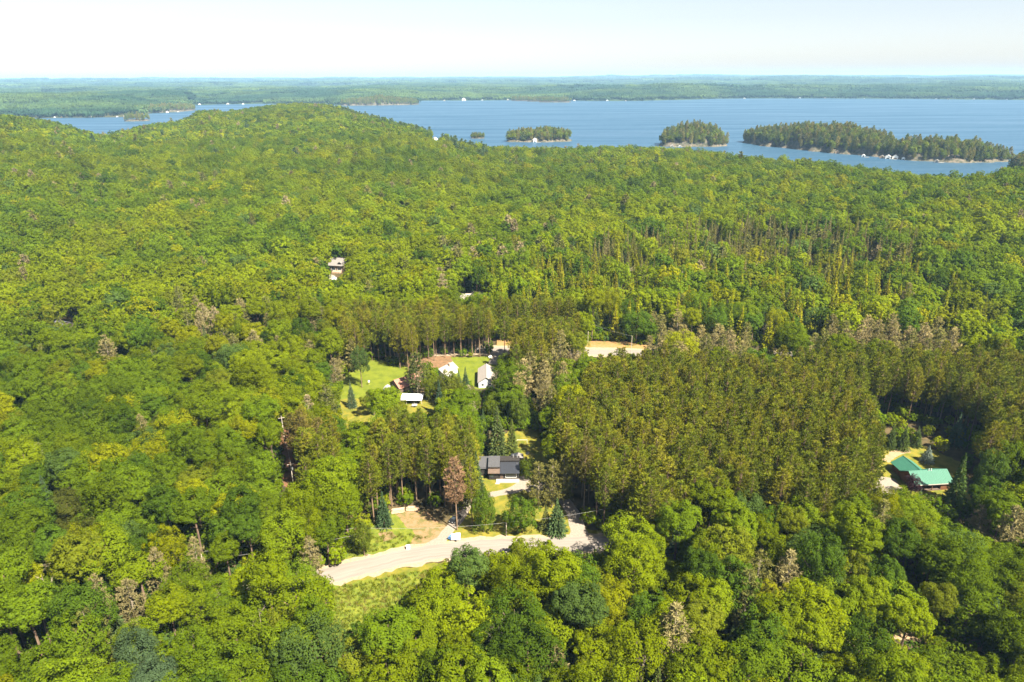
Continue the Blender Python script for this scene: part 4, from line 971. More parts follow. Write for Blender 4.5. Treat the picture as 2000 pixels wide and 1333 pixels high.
# ground nobody tall grows on (base pixel)
BARE = [[(1655, 850), (1740, 900), (1760, 968), (1905, 985), (1900, 880), (1830, 832), (1690, 812)],
        [(740, 1010), (780, 990), (870, 1000), (900, 1062), (700, 1090)],
        [(930, 838), (1055, 838), (1075, 880), (1060, 930), (1100, 980), (1110, 1040), (985, 1060), (900, 1000), (935, 950)],
        [(664, 745), (735, 706), (800, 728), (860, 702), (920, 702), (972, 700), (980, 760), (860, 812), (760, 850), (670, 850)],
        [(640, 1140), (830, 1108), (960, 1090), (900, 1130), (800, 1165), (735, 1205), (660, 1255), (640, 1240)],
        [(1705, 878), (1805, 872), (1865, 905), (1875, 965), (1700, 965)],
        [(960, 672), (1600, 684), (1600, 704), (960, 700)],
        [(300, 1198), (450, 1156), (640, 1108), (840, 1060), (1170, 1045), (1230, 1045), (1230, 1078), (1170, 1078), (900, 1100), (640, 1146), (450, 1184), (300, 1226)]]
PINES = [[(1085, 800), (1115, 768), (1165, 705), (1235, 696), (1480, 702), (1700, 692), (2100, 690), (2100, 850), (1900, 850), (1880, 800), (1700, 790), (1735, 880), (1720, 950), (1600, 985), (1450, 955), (1300, 985), (1150, 1005), (1120, 955)],
         [(660, 598), (1135, 598), (1135, 640), (1060, 690), (930, 705), (700, 690), (665, 660)],
         [(705, 850), (790, 800), (895, 815), (935, 860), (938, 930), (900, 985), (712, 960)],
         [(556, 822), (600, 800), (648, 830), (655, 910), (562, 912)],
         [(1030, 925), (1110, 915), (1120, 985), (1050, 985)]]
RAGGED = [[(1000, 690), (1110, 655), (1160, 690), (1110, 765), (1080, 805), (1000, 770)], [(1255, 612), (1500, 622), (1500, 692), (1265, 692)], [(1580, 628), (1890, 638), (1890, 695), (1580, 695)],
          [(655, 640), (760, 660), (760, 720), (655, 700)]]
SPRINKLE = [[(330, 585), (640, 585), (640, 690), (400, 660)], [(1150, 955), (1720, 945), (2100, 955), (2100, 1060), (1700, 1030), (1180, 1020)], [(850, 470), (1300, 470), (1300, 620), (850, 600)],
            [(1060, 1120), (1560, 1100), (1560, 1333), (1060, 1333)], [(560, 690), (690, 690), (690, 900), (600, 840)]]
SPIKY = [[(1150, 470), (1480, 425), (1800, 440), (1800, 520), (1150, 530)]]
GOLDEN = [[(950, 510), (1280, 480), (1800, 500), (1960, 600), (1900, 640), (1300, 640), (950, 600)]]

# ------------------------------------------------------------------ placing the forest
def jgrid(step, dmin, dmax, amax, seed, jit=.36):
    r = np.random.default_rng(seed)
    xs = np.arange(-dmax, dmax, step); ys = np.arange(0, dmax, step)
    X, Y = np.meshgrid(xs, ys); X = X + (np.arange(len(ys)) % 2)[:, None] * step * .5
    X = X + r.uniform(-jit, jit, X.shape) * step; Y = Y + r.uniform(-jit, jit, Y.shape) * step
    X, Y = X.ravel(), Y.ravel(); d = np.hypot(X, Y); a = np.arctan2(X, Y)
    k = (d > dmin) & (d < dmax) & (np.abs(a) < amax)
    return X[k], Y[k]

def blocked(P, Ht, Rc, zlo=.12):
    """True where a tree of that size would hide open ground or a building."""
    bad = np.zeros(len(P), bool); dist = np.hypot(P[:, 0], P[:, 1])
    side = np.stack([P[:, 1], -P[:, 0]], 1); side /= np.linalg.norm(side, axis=1)[:, None]
    for f, wd in ((zlo, .15), (.4, .35), (.6, .85), (.8, .85), (.97, .4)):
        for s in (-1, 0, 1):
            Q = P.copy(); Q[:, :2] += side * (s * wd * Rc)[:, None]; Q[:, 2] += f * Ht
            q = pixv(Q)
            for i_, pl in enumerate(OPEN):
                hit = inpoly(q, pl)
                if i_ in BEHIND: hit &= dist < BEHIND[i_]
                bad |= hit
    return bad
SUNNY = [(un(x, y, z), z) for x, y, z in [(1080, 1064, .1), (1110, 1062, .1), (1140, 1060, .1), (1160, 1062, .1), (1130, 1045, .1), (1128, 1030, .1), (885, 1055, .5), (920, 1050, .1), (860, 1070, .1), (800, 1090, .1), (740, 1105, .1), (680, 1120, .1),
         (820, 1030, .1), (800, 1012, .1), (975, 950, .1), (990, 940, .1), (960, 960, .1), (985, 912, 3.4), (965, 905, 4.6), (1005, 912, 3.4), (720, 1150, .1), (690, 1180, .1), (700, 1210, .1), (760, 1140, .1), (1809, 888, 4), (1809, 895, 2), (1800, 930, 4), (1825, 930, 4), (1810, 940, 3.2), (1838, 935, 3.6), (1840, 945, 3), (1775, 903, 4), (1760, 893, .1), (1862, 940, 8), (1862, 915, 14), (1020, 860, .1),
         (740, 745, .1), (720, 770, .1), (690, 790, .1), (805, 775, 2.4), (775, 752, 3.5), (690, 815, .1), (1180, 686, .1), (1220, 688, .1), (1200, 682, 1)]]
def shading(P, Ht, Rc):
    """True where a tree would shade a spot that lies in the sun in the photograph."""
    sx = sun_dir[:2] / np.linalg.norm(sun_dir[:2]); tn = sun_dir[2] / np.linalg.norm(sun_dir[:2]); bad = np.zeros(len(P), bool)
    for Q, z0 in SUNNY:
        v = P[:, :2] - Q[:2]; t = v @ sx; lat = np.abs(v[:, 0] * sx[1] - v[:, 1] * sx[0])
        bad |= (t > -1) & (lat < Rc * .9) & (Q[2] + (t - Rc * .6) * tn < P[:, 2] + Ht)
    return bad
def inany(q, polys):
    r = np.zeros(len(q), bool)
    for p in polys: r |= inpoly(q, p)
    return r

PAL = np.array([(.134, .168, .004), (.111, .150, .005), (.086, .130, .006), (.162, .178, .004), (.058, .100, .008), (.106, .125, .008), (.068, .110, .022), (.160, .165, .006)]) * 1.08
def broad_tint(X, Y, r):
    n = len(X)
    f = fbm(X / 60, Y / 75, 3) + r.normal(size=n) * .07
    w = np.clip((f - .33) / .25, 0, 1)
    base = PAL[2][None] * (1 - w)[:, None] + PAL[0][None] * w[:, None]
    u = r.random(n)
    pick = np.select([u < .07, u < .17, u < .22, u < .25, u < .256], [3, 4, 5, 6, 7], -1)
    for k in range(3, 8): base = np.where((pick == k)[:, None], PAL[k][None], base)
    return base * r.uniform(.74, 1.24, (n, 1)) * (.88 + .24 * vnoise(X / 160 + 5, Y / 160))[:, None] * np.array([1, 1, 1])
PINE_T = np.array([(.140, .152, .010), (.120, .138, .010), (.158, .154, .013), (.108, .132, .012)])
RAG_T = np.array([(.19, .165, .07), (.145, .142, .038), (.23, .19, .10), (.12, .13, .03), (.13, .135, .035)])
SPR_T = np.array([(.075, .110, .034), (.095, .125, .028), (.062, .10, .045)])

r_ = np.random.default_rng(11)
# hand-placed trees: (kind, x, base y or None, top y, width m, tint, name, label)
GRN = (.085, .125, .010); LIME = (.115, .145, .008); DKG = (.05, .085, .014)
HAND = [
 ('bushy_hi', 945, 1040, 953, 7.5, (.085, .135, .010), 'broadleaf_tree', 'tall narrow green maple standing on the lawn between car and round bushy tree'),
 ('bushy_hi', 1018, 1040, 972, 11, (.075, .125, .009), 'broadleaf_tree', 'round bushy low green tree on the front lawn of the black house'),
 ('spruce_hi', 1087, 1042, 972, 6.5, (0.075, 0.117, 0.042), 'spruce_tree', 'plump dark spruce beside the driveway mouth at the road'),
 ('spruce_hi', 1066, 1036, 985, 4.5, (0.112, 0.128, 0.033), 'spruce_tree', 'smaller olive spruce tucked behind the plump one by the driveway'),
 ('pine_hi', 893, 1036, 893, 7, (.24, .15, .085), 'pine_tree', 'dead rust-brown pine towering over the parked black car'),
 ('ragged_hi', 915, 1005, 884, 5.5, (.085, .095, .03), 'pine_tree', 'grey-green conifer just behind the dead rust-brown pine'),
 ('spruce_hi', 932, 975, 880, 6, (0.083, 0.120, 0.042), 'spruce_tree', 'tall dark spruce against the west end of the black house'),
 ('spruce_hi', 688, 796, 742, 4.2, (0.090, 0.128, 0.063), 'spruce_tree', 'lone blue-grey spruce on the lawn of the middle property'),
 ('broad_hi', 731, 812, 765, 10.5, (.12, .135, .012), 'broadleaf_tree', 'spreading orchard-like tree casting shade on the middle lawn'),
 ('bushy_hi', 775, 826, 775, 11, (.125, .14, .010), 'broadleaf_tree', 'pale green spreading tree right before the white-roofed shelter'),
 ('broad_hi', 707, 757, 676, 9.5, (.06, .095, .022), 'broadleaf_tree', 'tall tree with bare pale lower trunk at the lawn edge'),
 ('ragged_hi', 816, 768, 688, 11, (.075, .09, .022), 'pine_tree', 'broad layered white pine leaning over the red-brown roof'),
 ('spruce_hi', 860, 812, 742, 5, (0.053, 0.093, 0.051), 'spruce_tree', 'dark blue-green spruce east of the white-roofed shelter'),
 ('spruce_hi', 897, 768, 722, 4.5, (0.060, 0.105, 0.054), 'spruce_tree', 'slim dark spruce between the grey-roofed cottage and white gabled house'),
 ('spruce_hi', 910, 765, 716, 4.5, (0.068, 0.112, 0.048), 'spruce_tree', 'slim spruce touching the west wall of the white gabled house'),
 ('bushy_hi', 880, 795, 722, 11, (.105, .125, .012), 'broadleaf_tree', 'wide yellow-green tree below the grey-roofed cottage'),
 ('ragged_hi', 916, 822, 752, 6.5, (.27, .22, .16), 'pine_tree', 'dead grey-beige conifer south of the white gabled house'),
 ('ragged_hi', 972, 762, 722, 6, (.27, .225, .165), 'pine_tree', 'small dead beige conifer against the white gabled house front'),
 ('bushy_hi', 846, 782, 730, 9, (.11, .135, .011), 'broadleaf_tree', 'yellow-green tree between the layered white pine and the shelter spruce'),
 ('bushy_hi', 925, 806, 762, 8, (.10, .135, .011), 'broadleaf_tree', 'rounded tree beside the dead grey-beige conifer'),
 ('bushy_hi', 905, 790, 745, 8, (.12, .14, .011), 'broadleaf_tree', 'light green tree below the two slim spruces'),
 ('bushy_hi', 990, 738, 690, 11.5, (.085, .12, .010), 'broadleaf_tree', 'wide green tree overhanging the east roof of the white gabled house'),
 ('bushy_hi', 965, 822, 768, 10, (.095, .13, .010), 'broadleaf_tree', 'bushy green tree below the white gabled house'),
 ('bushy_hi', 1015, 835, 770, 10, (.085, .12, .012), 'broadleaf_tree', 'bushy green tree by the path north of the brown lawn'),
 ('spruce_hi', 945, 882, 800, 6.5, (0.068, 0.108, 0.038), 'spruce_tree', 'westernmost dark spruce in the clump behind the black house'),
 ('spruce_hi', 972, 892, 790, 7.5, (0.090, 0.120, 0.036), 'spruce_tree', 'tallest broad spruce in the clump behind the black house'),
 ('spruce_hi', 1000, 890, 815, 6, (0.120, 0.150, 0.030), 'spruce_tree', 'yellowish spruce at the east end of the clump behind the black house'),
 ('bushy_hi', 1030, 935, 893, 6, (.085, .115, .012), 'broadleaf_tree', 'small round tree hugging the east wall of the black house'),
 ('ragged_hi', 1052, 992, 900, 8.5, (.12, .115, .03), 'pine_tree', 'thin-crowned pine shading the gravel turn east of the black house'),
 ('ragged_hi', 1078, 990, 895, 8, (.125, .12, .032), 'pine_tree', 'thin-crowned pine between gravel turn and the pine plantation'),
 ('ragged_hi', 1100, 985, 888, 8, (.12, .115, .028), 'pine_tree', 'thin-crowned pine leaning over the shaded driveway'),
 ('pine_hi', 1140, 1003, 850, 7, (.11, .10, .02), 'pine_tree', 'corner pine of the plantation with long bare trunk by the driveway'),
 ('spruce_hi', 1862, 982, 886, 6.5, (0.075, 0.123, 0.027), 'spruce_tree', 'tall sunlit spruce at the east corner of the green-roofed house'),
 ('spruce_hi', 1809, 902, 870, 4.6, (.16, .20, .16), 'spruce_tree', 'small silvery blue spruce on the lawn behind the green-roofed house'),
 ('bushy_hi', 1777, 968, 926, 5.2, (.045, .022, .028), 'broadleaf_tree', 'dark purple-leaved tree at the west gable of the green-roofed house'),
 ('spruce_hi', 1714, 872, 822, 4.8, (0.075, 0.112, 0.030), 'spruce_tree', 'understorey spruce at the sand patch edge, first of the row'),
 ('spruce_hi', 1737, 876, 828, 4.8, (0.083, 0.120, 0.030), 'spruce_tree', 'understorey spruce above the sand patch, second of the row'),
 ('spruce_hi', 1762, 878, 830, 4.8, (0.090, 0.128, 0.030), 'spruce_tree', 'understorey spruce above the lawn, third of the row'),
 ('spruce_hi', 1787, 872, 832, 4.5, (0.075, 0.112, 0.030), 'spruce_tree', 'understorey spruce above the silvery spruce, last of the row'),
 ('spruce_hi', 1862, 870, 806, 5, (0.075, 0.120, 0.068), 'spruce_tree', 'blue-green spruce in the dark gap, the taller of a pair'),
 ('spruce_hi', 1874, 868, 816, 4.5, (0.075, 0.120, 0.068), 'spruce_tree', 'blue-green spruce in the dark gap, the shorter of a pair'),
 ('bushy_hi', 1925, 962, 880, 11, (.06, .10, .012), 'broadleaf_tree', 'big round tree east of the tall sunlit spruce'),
 ('spruce_hi', 1943, 995, 950, 3.6, (0.105, 0.150, 0.033), 'spruce_tree', 'slim spruce top below the big round tree beyond the green-roofed house'),
 ('spruce_hi', 1795, 975, 955, 2.2, (0.090, 0.128, 0.075), 'spruce_tree', 'tiny blue spruce in front of the porch of the green-roofed house'),
 ('spruce_hi', 751, 1028, 958, 5.0, (0.053, 0.090, 0.038), 'spruce_tree', 'dark spruce at the west edge of the dirt clearing'),
 ('bushy_hi', 712, 1085, 1015, 6, (.10, .13, .012), 'broadleaf_tree', 'thin young tree standing at the roadside scrub'),
 ('spruce_hi', 372, None, 1232, 5.0, (0.128, 0.180, 0.090), 'spruce_tree', 'pale blue-green spruce tip among the maples of the lower west forest'),
 ('broad_hi', 255, None, 1235, 12, (.06, .095, .040), 'broadleaf_tree', 'blue-green spreading tree above the bottom edge, west of the pale spruce tip'),
 ('broad_hi', 290, None, 1300, 11, (.06, .095, .042), 'broadleaf_tree', 'blue-green tree cut by the bottom edge below its twin'),
 ('broad_hi', 115, None, 960, 13, (.065, .075, .012), 'broadleaf_tree', 'large dull olive tree in the west forest, upper of two'),
 ('broad_hi', 155, None, 1015, 14, (.065, .075, .012), 'broadleaf_tree', 'large dull olive tree in the west forest, lower of two'),
 ('broad_hi', 330, None, 800, 14, (.07, .085, .012), 'broadleaf_tree', 'wide dull olive tree in the middle of the west forest'),
 ('broad_hi', 118, None, 658, 3.2, (.42, .08, .02), 'broadleaf_tree', 'small bright red tree in the west forest'),
 ('pine_hi', 598, 932, 800, 9, (.12, .10, .022), 'pine_tree', 'wide bushy pine beside the utility pole corridor'),
 ('pine_hi', 632, 928, 815, 8, (.125, .105, .024), 'pine_tree', 'wide bushy pine, eastern of the two by the pole corridor'),
 ('pine_hi', 578, 905, 805, 7, (.105, .095, .02), 'pine_tree', 'pine closest to the upper utility pole'),
]
for i, (x, y, lab) in enumerate([(1395, 1255, 'spruce tip nearest the bottom edge right of centre'), (1420, 1268, 'slimmer spruce tip just beside that bottom-edge pair'), (1612, 1235, 'dark spruce poking up among the lower east maples'), (1665, 1270, 'spruce with pale tip among the lower east maples'),
                            (1852, 1262, 'blue-tipped spruce near the lower sand patch'), (1878, 1290, 'ragged-sided spruce cut by the bottom edge'), (1210, 1225, 'slim spruce below the forest middle of the lower edge'), (1245, 1230, 'slim spruce beside its twin above the lower edge')]):
    HAND.append(('spruce_hi', x, None, y, 4.4, (0.083, 0.128, 0.057), 'spruce_tree', lab))
for i_, x_ in enumerate((345, 392, 440, 490, 540, 588)):
    HAND.append(('broad_hi', x_, 1262 - (x_ - 300) * .262, 1150 - (x_ - 345) * .2, 11.5, PAL[i_ % 3] * (.9 + .06 * i_), 'broadleaf_tree', ('first', 'second', 'third', 'fourth', 'fifth', 'sixth')[i_] + ' from the left of the crowns lining the hidden west road'))
RG = (.20, .172, .075)
for x, y, wd, lab in [(400, 596, 6, 'grey-beige dying conifer rising alone above the west forest'), (345, 600, 6, 'beige dying conifer west of the lone grey one'), (305, 612, 7, 'beige dying conifer at the west end of the dying row'), (470, 590, 6, 'dying conifer above the middle of the dying row'),
                      (520, 610, 6, 'dying beige conifer south of the row middle'), (560, 625, 6, 'dying beige conifer near the west pines'), (610, 625, 7, 'dying beige conifer nearest to the back pine stand'), (540, 655, 6, 'dying conifer low in the dying row'),
                      (245, 1130, 8, 'beige dead conifer crown above the west road bend'), (178, 1120, 6, 'grey-beige dead conifer west of the utility pole'), (300, 1066, 6, 'thin dead conifer north of the utility pole'), (375, 1048, 6, 'grey dead conifer right above the utility pole'),
                      (600, 1045, 6, 'drab conifer behind the roadside scrub'), (1310, 640, 9, 'dry beige pine at the west end of the far roadside row'), (1395, 650, 9, 'dry beige pine in the middle of the far roadside row'), (1270, 655, 8, 'dry pine beside the dark spruce at the far road'),
                      (1080, 680, 8, 'dry beige pine above the pine plantation corner'), (1060, 725, 8, 'dry beige pine below the plantation corner'), (1130, 695, 8, 'dry beige pine beside the far road edge'), (1105, 735, 8, 'dry beige pine nearest the plantation top corner')]:
    HAND.append(('ragged_hi', x, None, y, wd, tuple(np.array(RG) * random.uniform(.75, 1.05)), 'pine_tree', lab))
HAND.append(('spruce_hi', 1282, 700, 655, 7, (0.053, 0.090, 0.045), 'spruce_tree', 'dark broad spruce shading the far road'))
SNAGS = [(308, 688, 'pale bare broom-topped dead tree, western of a pair'), (328, 678, 'pale bare broom-topped dead tree, eastern of a pair'), (255, 885, 'bare forked dead tree in the middle of the west forest'), (188, 905, 'bare grey dead limbs west of the forked dead tree'),
         (80, 1125, 'leaning pale dead trunk at the west edge, lower one'), (112, 1095, 'pale dead tree above the leaning trunk'), (170, 812, 'grey bare treetop in the west forest'), (1546, 578, 'pale grey broom-shaped bare tree in the east forest'), (1652, 605, 'dark grey broom-shaped bare tree in the east forest'),
         (1498, 615, 'white birch snag near the far road'), (1212, 528, 'grey snag at the west end of the marshy row'), (1228, 525, 'second grey snag of the marshy row'), (1255, 530, 'third grey snag of the marshy row'), (1330, 535, 'grey snag at the east end of the marshy row'),
         (935, 440, 'thin bare trunk far up the forest'), (700, 400, 'slim dead stem high in the forest'), (1258, 1265, 'thin grey dead treetop at the lower edge'), (660, 470, 'white forked dead stem behind the hillside house'), (470, 330, 'pale dead stem on the ridge slope'), (440, 345, 'pale dead stem beside its neighbour on the slope'),
         (60, 870, 'white-limbed dead tree at the west edge'), (12, 885, 'white-limbed dead tree cut by the west edge'), (505, 1195, 'pale bare limb among the lower west maples'), (975, 1240, 'grey bare limb poking through the bottom middle crowns'), (205, 870, 'short bare stem in the west forest'), (1355, 880, 'bare grey spar in the pine plantation')]

def single(kind, pos, sxy, sz, rz, tint, name, label, cat, group=None, idx=None):
    proto = PP[kind][idx if idx is not None else random.randrange(len(PP[kind]))]
    t = thing(name, label, cat, pos, rz, group)
    c = link('crown', proto[0], t); c['tint'] = [float(v) for v in tint]
    k = link('trunk', proto[1], t)
    t.scale = (sxy, sxy, sz)
    return t

hand_xy = []
ns_ = {}
for kind, x, by, ty, wd, tint, nm, lab in HAND:
    idx = ns_.get(kind, 0); ns_[kind] = idx + 1
    idx %= len(PP[kind])
    cr = PP[kind][idx][0]; co = np.empty(len(cr.vertices) * 3, np.float32); cr.vertices.foreach_get('co', co); co = co.reshape(-1, 3)
    Wm = float(np.percentile(np.hypot(co[:, 0], co[:, 1]), 97)) * 2
    if by is None:
        hh = {'broad_hi': 17.5, 'bushy_hi': 12, 'spruce_hi': 15, 'ragged_hi': 18, 'pine_hi': 20}[kind] * random.uniform(.93, 1.06)
        if wd < 3.5: hh = 11
        p = un(x, ty, hh); g = float(hgt(np.array([p[0]]), np.array([p[1]]))[0])
        p = un(x, ty, hh + g); p[2] = float(hgt(np.array([p[0]]), np.array([p[1]]))[0])
    else:
        p = un(x, by, 0)
        lo, hi = 1.0, 60.0
        for _ in range(40):
            mid = (lo + hi) / 2
            if pixv(p + np.array([0, 0, mid]))[1] > ty: lo = mid
            else: hi = mid
        hh = lo
    single(kind, p, wd / Wm, hh / PP[kind][idx][2], random.uniform(0, 6.28), tint, nm, lab, 'tree', idx=idx)
    hand_xy.append((p[0], p[1], wd * .5))
for i, (x, y, lab) in enumerate(SNAGS):
    tb = SNAG[i % len(SNAG)]
    hh = 16.5; p = un(x, y, hh); g = float(hgt(np.array([p[0]]), np.array([p[1]]))[0]); p = un(x, y, hh + g); p[2] = float(hgt(np.array([p[0]]), np.array([p[1]]))[0])
    if not tb.v: continue
    me = bpy.data.meshes.get('snag_%d' % (i % len(SNAG))) or tb.mesh('snag_%d' % (i % len(SNAG)), M['deadwood'])
    o = link('dead_tree', me, None, p, random.uniform(0, 6.28)); s = random.uniform(.9, 1.15) * (1.25 if np.hypot(p[0], p[1]) > 300 else 1); o.scale = (s, s, 1.12)
    tag(o, lab, 'tree')
hand_xy = np.array(hand_xy)

def clear_of_hand(X, Y, rad):
    ok = np.ones(len(X), bool)
    for hx, hy, hr in hand_xy: ok &= np.hypot(X - hx, Y - hy) > hr * .75 + rad
    return ok

rows = {}          # kind -> list of (pos, rz, scale, tint)
def push(kind, P, sc, tint, rz=None):
    rz = r_.random(len(P)) * 6.28 if rz is None else rz
    rows.setdefault(kind, []).append((P, rz, sc, tint))

# broadleaf and mixed forest
X, Y = jgrid(7.6, 40, 2350, R(47), 21)
d = np.hypot(X, Y); a = np.arctan2(X, Y); rs = np.interp(a, SIL_A, SIL_R)
k = (d < rs + 160)
k &= (d < 900) | (r_.random(len(X)) < .8)
X, Y, d = X[k], Y[k], d[k]
P = np.stack([X, Y, hgt(X, Y)], 1)
s = r_.uniform(.86, 1.36, len(X)); sz = np.clip(.45 + .5 * s + r_.normal(size=len(X)) * .11, .7, 1.35)
crown = P + np.array([0, 0, 1]) * (sz * 15)[:, None]
q = pixv(crown); qb = pixv(P)
inpine = inany(q, PINES); ragz = inany(q, RAGGED); spr = inany(q, SPRINKLE); spk = inany(q, SPIKY); gold = inany(q, GOLDEN)
u = r_.random(len(X))
kind = np.full(len(X), 'broad', object)
kind[spr & (u < .22)] = 'ragged'; kind[spr & (u > .84)] = 'spruce'
kind[spk & (u < .72)] = 'spike'; kind[gold & (u < .5)] = 'gold'
kind[(~spr) & (~gold) & (u > .986)] = 'spruce'; kind[(~spr) & (u < .02)] = 'ragged'
kind[ragz & (u < .85)] = 'ragged'; kind[inpine] = 'none'
shoreband = (d > np.interp(np.arctan2(X, Y), SIL_A, SIL_R) - 60) & (a[k] < R(-2.0)) & (a[k] > R(-14))
kind[shoreband & (u < .5)] = 'spruce'
ok = (kind != 'none') & clear_of_hand(X, Y, 2.6) & ~inany(qb, BARE)
ok &= ~blocked(P, sz * 18, s * 5.0) & ~shading(P, sz * 18, s * 4.6)
P, s, sz, d, kind, q = P[ok], s[ok], sz[ok], d[ok], kind[ok], q[ok]
tb_ = broad_tint(P[:, 0], P[:, 1], r_)
# crowns in the golden swampy part and on the far ridge run yellower
tb_ = np.where((inany(q, GOLDEN) & (r_.random(len(P)) < .35))[:, None], tb_ * np.array([1.15, 1.06, 1]), tb_)
inframe = (q[:, 0] > -40) & (q[:, 0] < 2040) & (q[:, 1] < 1400)
size_px = FPX * sz * 18 / np.maximum(1, np.linalg.norm(P - CP, axis=1))

def split_lod(sel, d, d1, d2): return sel & (d < d1), sel & (d >= d1) & (d < d2), sel & (d >= d2)
isb = kind == 'broad'
cand = np.where(isb & inframe)[0]
BROAD_N = max(0, 300 - sum(1 for h in HAND if h[6] == 'broadleaf_tree'))
top_b = cand[np.argsort(-size_px[cand])[:BROAD_N]]
rest = isb.copy(); rest[top_b] = False
a1, a2, a3 = split_lod(rest, d, 360, 1150)
for kk, sel in (('broad_hi', a1), ('broad_mid', a2), ('broad_low', a3)):
    push(kk, P[sel], np.stack([s[sel], s[sel], sz[sel]], 1), tb_[sel])
SINGLE_B = [(P[i], s[i], sz[i], tb_[i], q[i]) for i in top_b]

def tint_from(tab, n): 
    i = r_.integers(0, len(tab), n); return tab[i] * r_.uniform(.8, 1.2, (n, 1))
SINGLE_S, SINGLE_R = [], []
for kk, tab, hi_, mid_ in (('ragged', RAG_T, 'ragged_hi', 'ragged_mid'), ('spruce', SPR_T, 'spruce_hi', 'spruce_mid'), ('spike', np.array([(.14, .145, .03), (.17, .16, .045), (.20, .18, .07)]), 'spruce_mid', 'spruce_mid'),
                           ('gold', np.array([(.20, .205, .008), (.18, .195, .010), (.15, .178, .012), (.22, .21, .010)]), 'spruce_mid', 'spruce_mid')):
    sel = kind == kk
    f = {'spike': 1.0, 'gold': 1.0}.get(kk, 1.0)
    tt = tint_from(tab, len(P))
    if kk == 'ragged': tt = np.where(inany(q, RAGGED)[:, None], tint_from(np.array([(.235, .20, .075), (.195, .175, .06), (.255, .21, .095), (.16, .16, .04)]), len(P)), tt)
    if kk in ('ragged', 'spruce'):
        near = sel & (d < 420) & inframe
        for i in np.where(near)[0]: (SINGLE_R if kk == 'ragged' else SINGLE_S).append((P[i], s[i] * .85, sz[i] * .95, tt[i], q[i]))
        sel = sel & ~near
    h1, h2, h3 = split_lod(sel, d, 330, 900)
    wd = {'spike': .85, 'gold': 1.25}.get(kk, 1.0)
    for nm, e in ((hi_, h1), (mid_, h2), ('conifer_low', h3)):
        push(nm, P[e], np.stack([s[e] * wd, s[e] * wd, sz[e] * {'spike': 1.34, 'gold': 1.2}.get(kk, 1.0)], 1), tt[e])

# undergrowth between the trunks and along the clearings
X, Y = jgrid(3.9, 60, 470, R(46), 31, .4)
Pu = np.stack([X, Y, hgt(X, Y)], 1); su = r_.uniform(.55, 1.25, len(X))
qb = pixv(Pu)
SOFT = [BARE[i] for i in (1, 4, 5, 6, 7)] + [[(664, 745), (735, 706), (795, 726), (800, 760), (770, 845), (670, 850)], [(860, 702), (925, 700), (915, 745), (880, 730)], [(930, 700), (985, 700), (985, 755), (930, 755)]] + [[(935, 845), (1055, 845), (1070, 885), (1060, 930), (1100, 980), (1115, 1040), (985, 1060), (905, 1015), (935, 950)]]
okb = ~inany(qb, SOFT) & ~blocked(Pu, su * 4.6, su * 2.3, .05)
okb &= np.where(inany(pixv(Pu + np.array([0, 0, 19.0])), PINES), r_.random(len(X)) < .35, True)
Pu, su = Pu[okb], su[okb]
push('bush', Pu, np.stack([su, su, su * r_.uniform(.8, 1.15, len(su))], 1), broad_tint(Pu[:, 0], Pu[:, 1], r_) * np.array([.95, 1.0, 1.0]))

# tall grass of the meadow and verges
X, Y = jgrid(.95, 120, 225, R(25), 41, .45)
qg = pixv(np.stack([X, Y, np.zeros(len(X))], 1))
kg = inpoly(qg, [(650, 1150), (815, 1116), (950, 1098), (940, 1115), (830, 1170), (735, 1225), (660, 1262), (625, 1245)]) & (r_.random(len(X)) < .8)
kg |= (inpoly(qg, [(700, 1040), (770, 1040), (850, 1052), (790, 1066), (640, 1102), (640, 1085)])) & (r_.random(len(X)) < .5)
Xg, Yg = X[kg], Y[kg]; ng_ = len(Xg); sg = r_.uniform(.6, 1.4, ng_)
gt = np.where((r_.random(ng_) < .25)[:, None], np.array([.22, .19, .05]), np.array([.13, .155, .012])) * r_.uniform(.7, 1.2, (ng_, 1))
push('tuft', np.stack([Xg, Yg, np.full(ng_, .02)], 1), np.stack([sg, sg, sg], 1), gt)

# pine plantations
X, Y = jgrid(4.35, 90, 520, R(47), 22, .3)
P = np.stack([X, Y, hgt(X, Y)], 1); s = r_.uniform(.85, 1.15, len(X)); sz = r_.uniform(.92, 1.06, len(X))
q = pixv(P + np.array([0, 0, 19.0])); qb = pixv(P)
ok = inany(q, PINES) & clear_of_hand(X, Y, 1.6) & ~inany(qb, BARE) & ~blocked(P, sz * 22.5, s * 2.6) & ~shading(P, sz * 22, s * 2.4)
P, s, sz, q = P[ok], s[ok], sz[ok], q[ok]; tt = tint_from(PINE_T, len(P)); d = np.hypot(P[:, 0], P[:, 1])
PINE_N = max(0, 300 - sum(1 for h in HAND if h[6] == 'pine_tree') - len(SINGLE_R))
inf = np.where((q[:, 0] > 0) & (q[:, 0] < 2000))[0]
order = inf[np.argsort(np.linalg.norm(P[inf] - CP, axis=1))][:PINE_N]
rest = np.ones(len(P), bool); rest[order] = False
SINGLE_P = [(P[i], s[i], sz[i], tt[i], q[i]) for i in order]
push('pine_hi', P[rest], np.stack([s[rest], s[rest], sz[rest]], 1), tt[rest])
print('pines', len(P), 'broad singles', len(SINGLE_B), 'ragged', len(SINGLE_R), 'spruce', len(SINGLE_S))

